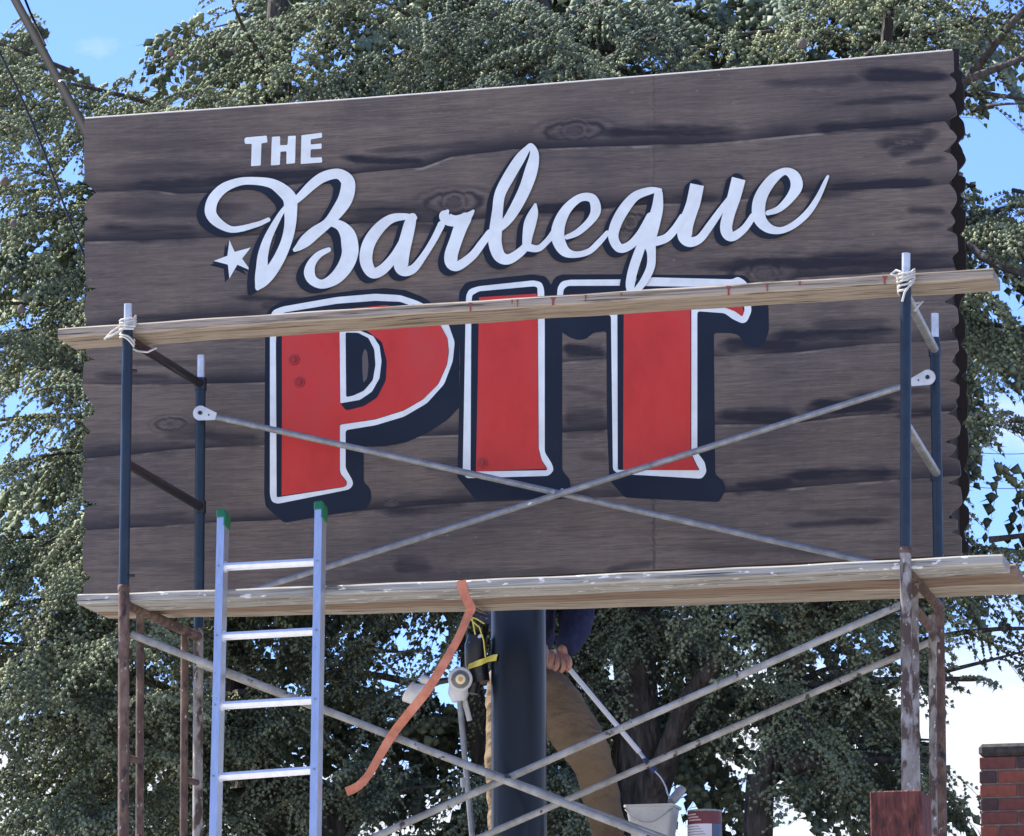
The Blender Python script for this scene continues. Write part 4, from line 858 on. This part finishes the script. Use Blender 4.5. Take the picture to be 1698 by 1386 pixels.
# ------------------------------------------------------------------ brick chimney
bY = 6.0; ch0 = at(1623, 1232, bY); cw = 1.2; cd_ = .8
chm = thing('brick_chimney', (ch0.x+cw/2, bY+cd_/2, 0), 'red brick chimney with dark mortar behind the right end of the scaffold', 'chimney')
mb = MB(); mb.box((ch0.x+cw/2, bY+cd_/2, (ch0.z-.08)/2), (cw/2-.008, cd_/2-.008, (ch0.z-.08)/2)); mb.build('mortar', MORTAR, chm)
mb = MB(); mb.box((ch0.x+cw/2, bY+cd_/2, ch0.z-.040), (cw/2+.004, cd_/2+.004, .036), None, .02); mb.build('mortar_cap', noisy('mossy_mortar', [(.3, (.035, .030, .026)), (.7, (.09, .075, .062))], (1, 1, 1), 30, rough=.95, bump=.8), chm)
bm_cache = []
for m_ in BRICKS:
    q = MB(); q.box((0, 0, 0), (.100, .048, .0325), None, .004); me = D.meshes.new('brick'); me.from_pydata([tuple(v) for v in q.V], [], q.F); me.materials.append(m_); bm_cache.append(me)
    q = MB(); q.box((0, 0, 0), (.046, .048, .0325), None, .004); me = D.meshes.new('brick'); me.from_pydata([tuple(v) for v in q.V], [], q.F); me.materials.append(m_); bm_cache.append(me)
rr_ = random.Random(5); base = wloc(chm)
row = 0; z = ch0.z-.112
while z > ch0.z-1.35:
    def bplace(p, ry, half):
        k = rr_.choices((0, 1, 2), (5, 5, 2))[0]*2+(1 if half else 0)
        o = D.objects.new('brick', bm_cache[k]); COL.objects.link(o); o.parent = chm
        o.location = Vector(p)-base+Vector((rr_.uniform(-.002, .002), rr_.uniform(-.003, .002), rr_.uniform(-.001, .001))); o.rotation_euler = (0, 0, ry+rr_.uniform(-.008, .008))
    x = ch0.x+(.046 if row % 2 else .100)
    first = True
    while x < ch0.x+cw-.05:
        half = (row % 2 and first); bplace((x, bY+.045, z), 0, half)
        x += (.046+.010+.100) if half else .210; first = False
    y = bY+.20
    while y < bY+cd_-.1: bplace((ch0.x+.045, y, z), math.pi/2, False); y += .210
    z -= .075; row += 1

# ------------------------------------------------------------------ cables
def cable(name, P, r, mat, label, cat, n=8):
    mb = MB(); mb.tube(P, r, n); return tag(mb.build(name, mat, None, origin=tuple(P[0])), label, cat)
def sagline(a_, b_, sag, n=24): return [a_.lerp(b_, k/n)+Vector((0, 0, -sag*4*(k/n)*(1-k/n))) for k in range(n+1)]
a_, b_ = at(148, 228, .25), at(27, 3, 1.6); d = b_-a_; cable('stay_pipe', [a_, b_, b_+d*1.2], .0205, STAY, 'thick dark pipe running from the upper left corner of the sign up to the left', 'pipe', 14)
mb = MB(); c = at(103, 140, .75); mb.tube([c-d.normalized()*.006, c+d.normalized()*.006], .023, 12); tag(mb.build('pipe_clamp', PIN, None, origin=tuple(c)), 'pale metal band clipped round the thick dark pipe', 'clamp')
cable('cable', [at(*q, 2.0) for q in catmull([(-30, 25), (2, 92), (40, 172), (80, 270), (108, 345), (136, 415), (170, 500)], 5)], .0058, CABLE, 'thin black cable sagging down behind the left edge of the sign', 'cable')
cable('cable', [at(38, -10, 1.9), at(50, 20, 1.9), at(60, 42, 1.8), at(75, 75, 1.6)], .006, STAY, 'short pale wire beside the thick dark pipe at the top left corner', 'cable')
for k, (y0, y1) in enumerate(((742, 746), (800, 803))):
    cable('overhead_wire', sagline(at(1560, y0, 22+k), at(1760, y1, 24+k), .05), .0035, CABLE, ['upper', 'lower'][k]+' of the two thin wires crossing the sky right of the sign', 'wire')

# ------------------------------------------------------------------ cedars
def leafmat(name, dark, mid, light):
    m = D.materials.new(name); m.use_nodes = True; t = m.node_tree; b = t.nodes['Principled BSDF']; l = t.links.new
    g = N(t, 'ShaderNodeNewGeometry'); nz = N(t, 'ShaderNodeTexNoise'); nz.inputs['Scale'].default_value = 1.6; nz.inputs['Detail'].default_value = 6; nz.inputs['Roughness'].default_value = .75
    rp = N(t, 'ShaderNodeValToRGB'); e = rp.color_ramp.elements; e.new(.5); nz.inputs['Scale'].default_value = 2.4
    for q, (p, c) in zip(e, ((.32, dark), (.5, mid), (.68, light))): q.position = p; q.color = (*c, 1)
    l(g.outputs['Position'], nz.inputs['Vector']); l(nz.outputs['Fac'], rp.inputs[0]); l(rp.outputs[0], b.inputs['Base Color'])
    b.inputs['Roughness'].default_value = .7; b.inputs['Specular IOR Level'].default_value = .12
    tr = N(t, 'ShaderNodeBsdfTranslucent'); l(rp.outputs[0], tr.inputs['Color']); ms = N(t, 'ShaderNodeMixShader'); ms.inputs[0].default_value = .12
    o_ = t.nodes['Material Output']; l(b.outputs[0], ms.inputs[1]); l(tr.outputs[0], ms.inputs[2]); l(ms.outputs[0], o_.inputs['Surface'])
    return m
NEED = leafmat('cedar_needles', (.055, .078, .055), (.215, .25, .145), (.48, .50, .28))
NEED2 = leafmat('blue_cedar_needles', (.045, .068, .055), (.175, .215, .14), (.40, .43, .26))
# where open sky shows in the photograph (px): cx, cy, rx, ry, share of twigs removed
HOLES = [(1056, 1300, 38, 100, .88), (1122, 1195, 36, 75, .8), (1268, 1320, 26, 70, .88), (470, 1325, 55, 50, .72), (792, 1190, 22, 75, .75), (175, 60, 75, 75, 1), (205, 20, 120, 40, 1), (135, 28, 60, 40, .8), (150, 130, 50, 40, .4), (120, 330, 22, 60, 0.6), (85, 235, 25, 60, .5), (140, 270, 30, 60, .4), (100, 460, 40, 40, .55), (60, 15, 50, 30, 0.4), (20, 40, 40, 30, .4),
         (1650, 265, 70, 68, 1), (1620, 215, 30, 40, .9), (1698, 240, 50, 60, .9), (1700, 820, 60, 90, .8), (1665, 850, 55, 75, .9), (1640, 800, 25, 60, .7), (1612, 720, 20, 60, .4), (1690, 700, 30, 60, .5), (1650, 180, 40, 30, .35),
         (1660, 1240, 80, 95, 1), (1610, 1370, 70, 70, 0.6), (1690, 1150, 40, 40, .9), (1590, 1200, 28, 60, .5), (1595, 1320, 50, 80, 0.55), (1160, 1330, 70, 60, 0.82), (1120, 1260, 35, 40, 0.5), (1190, 1240, 40, 40, 0.35), (1150, 1200, 30, 40, .4), (1330, 1340, 60, 60, 0.62), (1400, 1350, 60, 50, 0.6), (1220, 1370, 70, 50, 0.65), (1390, 1265, 70, 50, 0.35), (1480, 1330, 60, 60, 0.45),
         (1040, 1220, 20, 40, .5), (930, 1330, 40, 60, 0.4), (750, 1190, 42, 60, 0.8), (740, 1260, 50, 50, 0.55), (700, 1335, 60, 60, 0.42), (775, 1330, 40, 60, 0.45), (735, 1110, 30, 40, .6), (680, 1380, 80, 30, 0.35), (600, 1360, 50, 40, 0.25),
         (285, 1300, 40, 60, 0.62), (250, 1350, 50, 60, 0.5), (230, 1240, 30, 30, 0.3), (350, 1360, 60, 50, 0.35), (45, 730, 40, 40, .5), (20, 720, 30, 20, .8), (440, 25, 40, 20, .4), (560, 50, 50, 30, .3), (1200, 0, 40, 15, .3), (1640, 60, 30, 30, .35), (1600, 100, 14, 14, .6)]
def removal(px, py):
    r = np.zeros(len(px)); nzx = (fbm(px/26, py/26, 61)-.5)*2.6
    for cx_, cy_, a, b_, s_ in HOLES:
        d = ((px-cx_)/a)**2+((py-cy_)/b_)**2
        r = np.maximum(r, s_*np.clip((1.25+nzx-d)*3, 0, 1))
    return r
def cut_tube(mb, path, rs, n):
    P_ = np.array([tuple(p) for p in path]); px, py = proj(P_); rm = removal(px, py); run = []
    for k in range(len(path)):
        if rm[k] < .45: run.append(k)
        if (rm[k] >= .45 or k == len(path)-1) and run:
            if len(run) > 2: mb.tube([path[i] for i in run], [rs[i]*(1 if i != run[-1] or k == len(path)-1 else .4) for i in run], n, cap=False)
            run = []
class Crown:
    def __init__(s): s.ros = []; s.up = []; s.tw = []; s.id = []
    def brush(s, a_, b_, sag, sp, rnd, r_):
        """a twig clothed in needle whorls"""
        L_ = (b_-a_).length; m_ = max(2, int(L_/sp)); d = (b_-a_)/max(L_, 1e-6)
        for j in range(m_):
            u = (j+.5)/m_; p = a_+d*(L_*u); p.z -= sag*u*u
            t_ = Vector((d.x, d.y, d.z-2*sag*u/max(L_, .01)))
            s.ros.append((p.x, p.y, p.z)); s.up.append(tuple(t_.normalized())); s.id.append(len(s.tw))
        s.tw.append((a_, b_+Vector((0, 0, -sag)), r_))
    def spray(s, P, dirv, length, droop, rnd, sp=.017):
        """one flat drooping spray: an axis with close-set side twigs that hang a little"""
        dn_ = dirv.normalized()*length; px, py = proj(np.array([tuple(P+dn_*.45), tuple(P+dn_+Vector((0, 0, -droop*length)))]))
        if 480 < px[0] < 1240 and 420 < py[0] < 700 and rnd.random() < .5: return     # hidden far behind the board
        if removal(px, py).max() > rnd.uniform(.12, 1.0): return
        dirv = dirv.normalized(); side = dirv.cross(Vector((0, 0, 1)))
        if side.length < .1: side = Vector((1, 0, 0))
        side.normalize(); up = side.cross(dirv).normalized(); roll = rnd.gauss(0, .35); side = (side*math.cos(roll)+up*math.sin(roll)).normalized(); up = side.cross(dirv).normalized()
        n = max(5, int(length/.055)); ax = []
        for k in range(n+1):
            t_ = k/n; ax.append(P+dirv*length*t_+Vector((0, 0, -droop*length*t_*t_)))
        for k in range(n): s.brush(ax[k], ax[k+1], 0, sp*1.2, rnd, .004)
        for k in range(1, n+1):
            t_ = k/n
            for sg in (1, -1):
                if rnd.random() < .18: continue
                l_ = length*(.40*(1-t_)+.10)*rnd.uniform(.6, 1.25)
                d = (dirv*.62+side*sg*.85+up*rnd.uniform(-.05, .15)).normalized()
                s.brush(ax[k], ax[k]+d*l_, l_*rnd.uniform(.25, .85), sp, rnd, .0025)
    def build(s, parent, mat, size=.026, nneed=2, seed=1, mask=True):
        g = np.random.default_rng(seed); C = np.array(s.ros); U = np.array(s.up)
        if mask:
            TB = np.array([tuple(t_[1]) for t_ in s.tw]); TA = np.array([tuple(t_[0]) for t_ in s.tw]); px, py = proj(TB); qx, qy = proj(TA)
            tk = np.maximum(removal(px, py), removal(qx, qy)) < .80+.2*g.random(len(TB))
            keep = tk[np.array(s.id)]; C = C[keep]; U = U[keep]
        n = len(C); sz = size*g.uniform(.75, 1.2, n)
        # each whorl: a jittered, spiky little solid (6 corners, 8 faces) plus loose needles
        tt = U; r0 = g.normal(size=(n, 3)); r0 -= (r0*tt).sum(1, keepdims=True)*tt; r0 /= np.linalg.norm(r0, axis=1, keepdims=True)+1e-9; r1 = np.cross(tt, r0)
        J_ = lambda lo, hi: (sz*g.uniform(lo, hi, n))[:, None]
        lift = np.array([0, 0, .25])*sz[:, None]
        K = np.stack([C-tt*J_(.8, 1.3), C+tt*J_(.9, 1.7)+lift*.5, C+r0*J_(.55, 1.35)+lift, C-r0*J_(.55, 1.35)+lift, C+r1*J_(.55, 1.35)+lift, C-r1*J_(.55, 1.35)+lift], 1)
        bb_ = (np.arange(n)*6)[:, None, None]; oc = np.array([(0, 4, 2), (0, 3, 4), (0, 5, 3), (0, 2, 5), (1, 2, 4), (1, 4, 3), (1, 3, 5), (1, 5, 2)])[None]
        OF = (bb_+oc).reshape(-1, 3)
        m2 = nneed; rn = g.normal(size=(n, m2, 3))+tt[:, None, :]*.9; rn /= np.linalg.norm(rn, axis=2, keepdims=True); sn = np.cross(rn, tt[:, None, :]); sn /= np.linalg.norm(sn, axis=2, keepdims=True)+1e-9
        c = C[:, None, :]; s_ = sz[:, None, None]
        NV = np.stack([c-sn*s_*.26, c+sn*s_*.26, c+rn*s_*g.uniform(1.9, 2.9, (n, m2, 1))], axis=2).reshape(-1, 3)
        V = np.concatenate([K.reshape(-1, 3), NV]); GF = np.concatenate([OF, np.arange(len(NV)).reshape(-1, 3)+n*6]); nv0 = len(V); nt_ = len(GF)
        # twigs
        A = np.array([tuple(t_[0]) for t_ in s.tw]); B = np.array([tuple(t_[1]) for t_ in s.tw]); rr = np.array([t_[2] for t_ in s.tw])
        if mask:
            A, B, rr = A[tk], B[tk], rr[tk]
        d = B-A; d /= np.linalg.norm(d, axis=1, keepdims=True)+1e-9; u = np.cross(d, [0.3, .2, .93]); u /= np.linalg.norm(u, axis=1, keepdims=True)+1e-9; v = np.cross(d, u)
        ang = [0, 2.094, 4.189]; ring_a = [A+(u*math.cos(q)+v*math.sin(q))*rr[:, None] for q in ang]; ring_b = [B+(u*math.cos(q)+v*math.sin(q))*rr[:, None]*.5 for q in ang]
        TV = np.stack(ring_a+ring_b, axis=1).reshape(-1, 3); m_ = len(A); b0 = nv0+np.arange(m_)*6
        TF = np.stack([np.stack([b0+a_, b0+b_, b0+c_], 1) for a_, b_, c_ in ((0, 1, 4), (0, 4, 3), (1, 2, 5), (1, 5, 4), (2, 0, 3), (2, 3, 5))], 1).reshape(-1, 3)
        off = np.array(wloc(parent)); VV = np.concatenate([V, TV])-off; F_ = np.concatenate([GF, TF]).astype(np.int32)
        me = D.meshes.new('crown'); me.vertices.add(len(VV)); me.vertices.foreach_set('co', VV.ravel().astype(np.float32)); me.loops.add(F_.size); me.loops.foreach_set('vertex_index', F_.ravel())
        me.polygons.add(len(F_)); me.polygons.foreach_set('loop_start', np.arange(0, F_.size, 3, dtype=np.int32)); me.polygons.foreach_set('loop_total', np.full(len(F_), 3, np.int32))
        mi = np.zeros(len(F_), np.int32); mi[nt_:] = 1; me.update(calc_edges=True); me.materials.append(mat); me.materials.append(BARK); me.polygons.foreach_set('material_index', mi)
        print('crown tris', len(F_)); o = link('crown', me, None, parent); return o
def branch_path(a_, b_, rnd, lift=.25, n=16):
    P = []; L_ = (b_-a_).length; w1, w2 = rnd.uniform(-.06, .06)*L_, rnd.uniform(-.06, .06)*L_
    for k in range(n+1):
        t_ = k/n; P.append(a_.lerp(b_, t_)+Vector((w1*math.sin(t_*5), w2*math.sin(t_*4+1), lift*L_*math.sin(t_*math.pi)*(.7))))
    return P
def cedar(label, trunk, rad, targets, mat, seed, extra=(), size=.0145, group='cedar trees behind the sign', sp_len=(.32, .68), step=.25, nneed=2, rsp=.033):
    rnd = random.Random(seed); trunk = [Vector(p) for p in trunk]
    t_ = thing('cedar_tree', (trunk[0].x, trunk[0].y, 0), label, 'tree', group)
    P = [Vector(p) for p in catmull([tuple(p) for p in trunk], 6)]; n_ = len(P); ra = [rad*(1-.65*k/(n_-1)) for k in range(n_)]
    mb = MB(); q = 20; 
    mb.tube(P, ra, q); 
    for i, v in enumerate(mb.V):   # furrows
        c = P[min(i//q, n_-1)]; d = (v-c); d.z = 0; v += d*(.12*math.sin(i % q*2.6+v.z*1.1)+.08*math.sin(v.z*7+i % q*1.7))
    mb.build('trunk', BARK, t_)
    for pth, r_ in extra:
        mb = MB(); pth = [Vector(p) for p in catmull([tuple(p) for p in pth], 5)]; mb.tube(pth, [r_*(1-.5*k/len(pth)) for k in range(len(pth))], 12); mb.build('limb', BARK, t_)
    cr_ = Crown(); lm = MB()
    for tg in targets:
        zz_ = tg.z+rnd.uniform(-.5, .5); k = min(range(n_), key=lambda i: abs(P[i].z-zz_)); a_ = P[k].copy()
        pth = branch_path(a_, tg, rnd, rnd.uniform(.02, .16)); L_ = (tg-a_).length
        cut_tube(lm, pth, [max(.005, .034*(1-.88*j/len(pth))) for j in range(len(pth))], 6)
        # sprays along the outer part of the limb
        m_ = int(min(L_, 2.2)/step*2)+2; base_d = (pth[-1]-pth[-3]).normalized()
        for j in range(m_):
            u = 1-min(.95, (j/m_)*min(1, 2.2/L_)); f = u*(len(pth)-1); i0 = min(int(f), len(pth)-2); p = pth[i0].lerp(pth[i0+1], f-i0); tan = (pth[i0+1]-pth[i0]).normalized()
            sg = 1 if j % 2 else -1; side = tan.cross(Vector((0, 0, 1))).normalized()
            dv = tan*rnd.uniform(.2, 1)+side*sg*rnd.uniform(.3, 1.1)+Vector((0, -.15, rnd.uniform(-.45, .15)))
            cr_.spray(p, dv, rnd.uniform(*sp_len), rnd.uniform(.25, .85), rnd, rsp)
    # branches inside sky gaps are left out
    lm.build('branches', BARK, t_) ['kind'] = 'stuff'
    cr_.build(t_, mat, size, seed=seed, nneed=nneed); return t_
def gen_targets(n, x0, x1, y0, y1, Y0, Y1, seed):
    rnd = random.Random(seed); T = []
    cols = int(math.sqrt(n*(x1-x0)/(y1-y0)))+1; rows = int(n/cols)+1
    for i in range(cols):
        for j in range(rows):
            x = x0+(x1-x0)*(i+rnd.uniform(0, 1))/cols; y = y0+(y1-y0)*(j+rnd.uniform(0, 1))/rows
            if removal(np.array([x]), np.array([y]))[0] > .78: continue
            if Y0 < 9:      # cone-shaped crown: lower tiers reach further out, the skirt recedes under them
                if x < 240: yy = Y0+.3+(abs(1000-y))/1040*1.5+rnd.uniform(0, 1.0)
                elif y < 800: yy = Y0+.8+(800-y)/840*.7+rnd.uniform(0, 1.0)
                else: yy = Y0+2.0+rnd.uniform(0, 1.1)
            else: yy = rnd.uniform(Y0, Y1)
            T.append(at(x, y, yy))
    return T
def vert(px, Yt, lean=(0, 0), top=12, base=0):
    c = at(px, 1386, Yt); return [Vector((c.x+lean[0]*z, Yt+lean[1]*z, z)) for z in (0, 2, 4, 6, 8, 10, top)]
# left cedar, centre cedar, right cedar; their foliage is behind and beyond the board
tA = [Vector((at(560, 1500, 10.5).x, 10.5, 0)), at(545, 1440, 10.5), at(470, 1340, 10.5), at(415, 1270, 10.6), at(370, 1000, 10.8), at(400, 600, 11.2), at(450, 200, 11.4), at(470, -100, 11.4)]
cedar('left cedar with a dark leaning limb below the ladder and sprays left of the sign', tA, .22,
      gen_targets(76, -160, 600, -40, 1480, 7.2, 10.4, 3)+gen_targets(9, -120, 190, 980, 1440, 7.2, 10.4, 13), NEED, 31)
tB = [Vector((at(1064, 1386, 10.2).x, 10.2, 0)), at(1064, 1390, 10.2), at(1058, 1200, 10.2), at(1050, 1060, 10.3), at(1030, 700, 10.4), at(960, 300, 10.5), at(880, -50, 10.5)]
cedar('centre cedar with a thick furrowed trunk seen between the blue pole and the paint can', tB, .185,
      gen_targets(76, 520, 1240, -40, 1480, 7.4, 10.4, 4), NEED2, 32,
      extra=[([at(1075, 1330, 10.15), at(1110, 1240, 10.0), at(1140, 1160, 9.9), at(1195, 1090, 9.8)], .09), ([at(1068, 1386, 10.2), at(1105, 1290, 10.3), at(1130, 1200, 10.6)], .07)])
tC = [Vector((at(1258, 1400, 9.8).x, 9.8, 0)), at(1258, 1400, 9.8), at(1272, 1290, 9.8), at(1300, 1180, 9.8), at(1360, 900, 9.9), at(1430, 500, 10), at(1480, -50, 10)]
cedar('right cedar with a slim leaning trunk seen left of the right scaffold posts', tC, .095,
      gen_targets(66, 1150, 1860, -40, 1480, 7.0, 10.2, 5), NEED, 33,
      extra=[([at(1590, 150, 9.4), at(1640, 85, 9.2), at(1700, 15, 9.1), at(1780, -50, 9)], .034), ([at(1610, 130, 9.0), at(1660, 110, 9.0), at(1740, 80, 8.9)], .03), ([at(1600, 400, 8.9), at(1640, 432, 8.8), at(1690, 452, 8.8), at(1750, 460, 8.8)], .030), ([at(1640, 895, 9), at(1680, 890, 9), at(1750, 880, 9)], .022)])
tD = [Vector((at(810, 1400, 11.2).x, 11.2, 0)), at(812, 1400, 11.2), at(806, 1260, 11.2), at(786, 1170, 11.2), at(780, 1080, 11.2), at(790, 900, 11.3), at(820, 80, 11.6), at(815, -80, 11.6)]
cedar('furthest cedar, its curved mottled trunk showing just left of the blue pole', tD, .11,
      gen_targets(70, -100, 1800, -60, 1440, 11.4, 13.4, 6), NEED2, 34, size=.038, sp_len=(.6, 1.1), step=.52, nneed=1, rsp=.064)
# cones
CONE = noisy('cedar_cone', [(.3, (.11, .085, .065)), (.7, (.19, .15, .12))], (1, 1, 1), 60, rough=.9, bump=1, bscale=90)
trees = [o for o in COL.objects if o.get('category') == 'tree']
for x, y, Y, k, r_ in ((1330, 72, 7.2, 2, .030), (283, 86, 7.4, 0, .026), (35, 512, 7.4, 0, .024), (22, 370, 7.3, 0, .022), (8, 300, 7.3, 0, .028)):
    c = at(x, y, Y); mb = MB(); mb.tube([c+Vector((0, 0, -r_*1.1)), c+Vector((0, 0, -r_*.8)), c, c+Vector((0, 0, r_*.7)), c+Vector((0, 0, r_*1.15))], [r_*.4, r_*.85, r_, r_*.75, r_*.2], 14); mb.build('cone', CONE, trees[k])
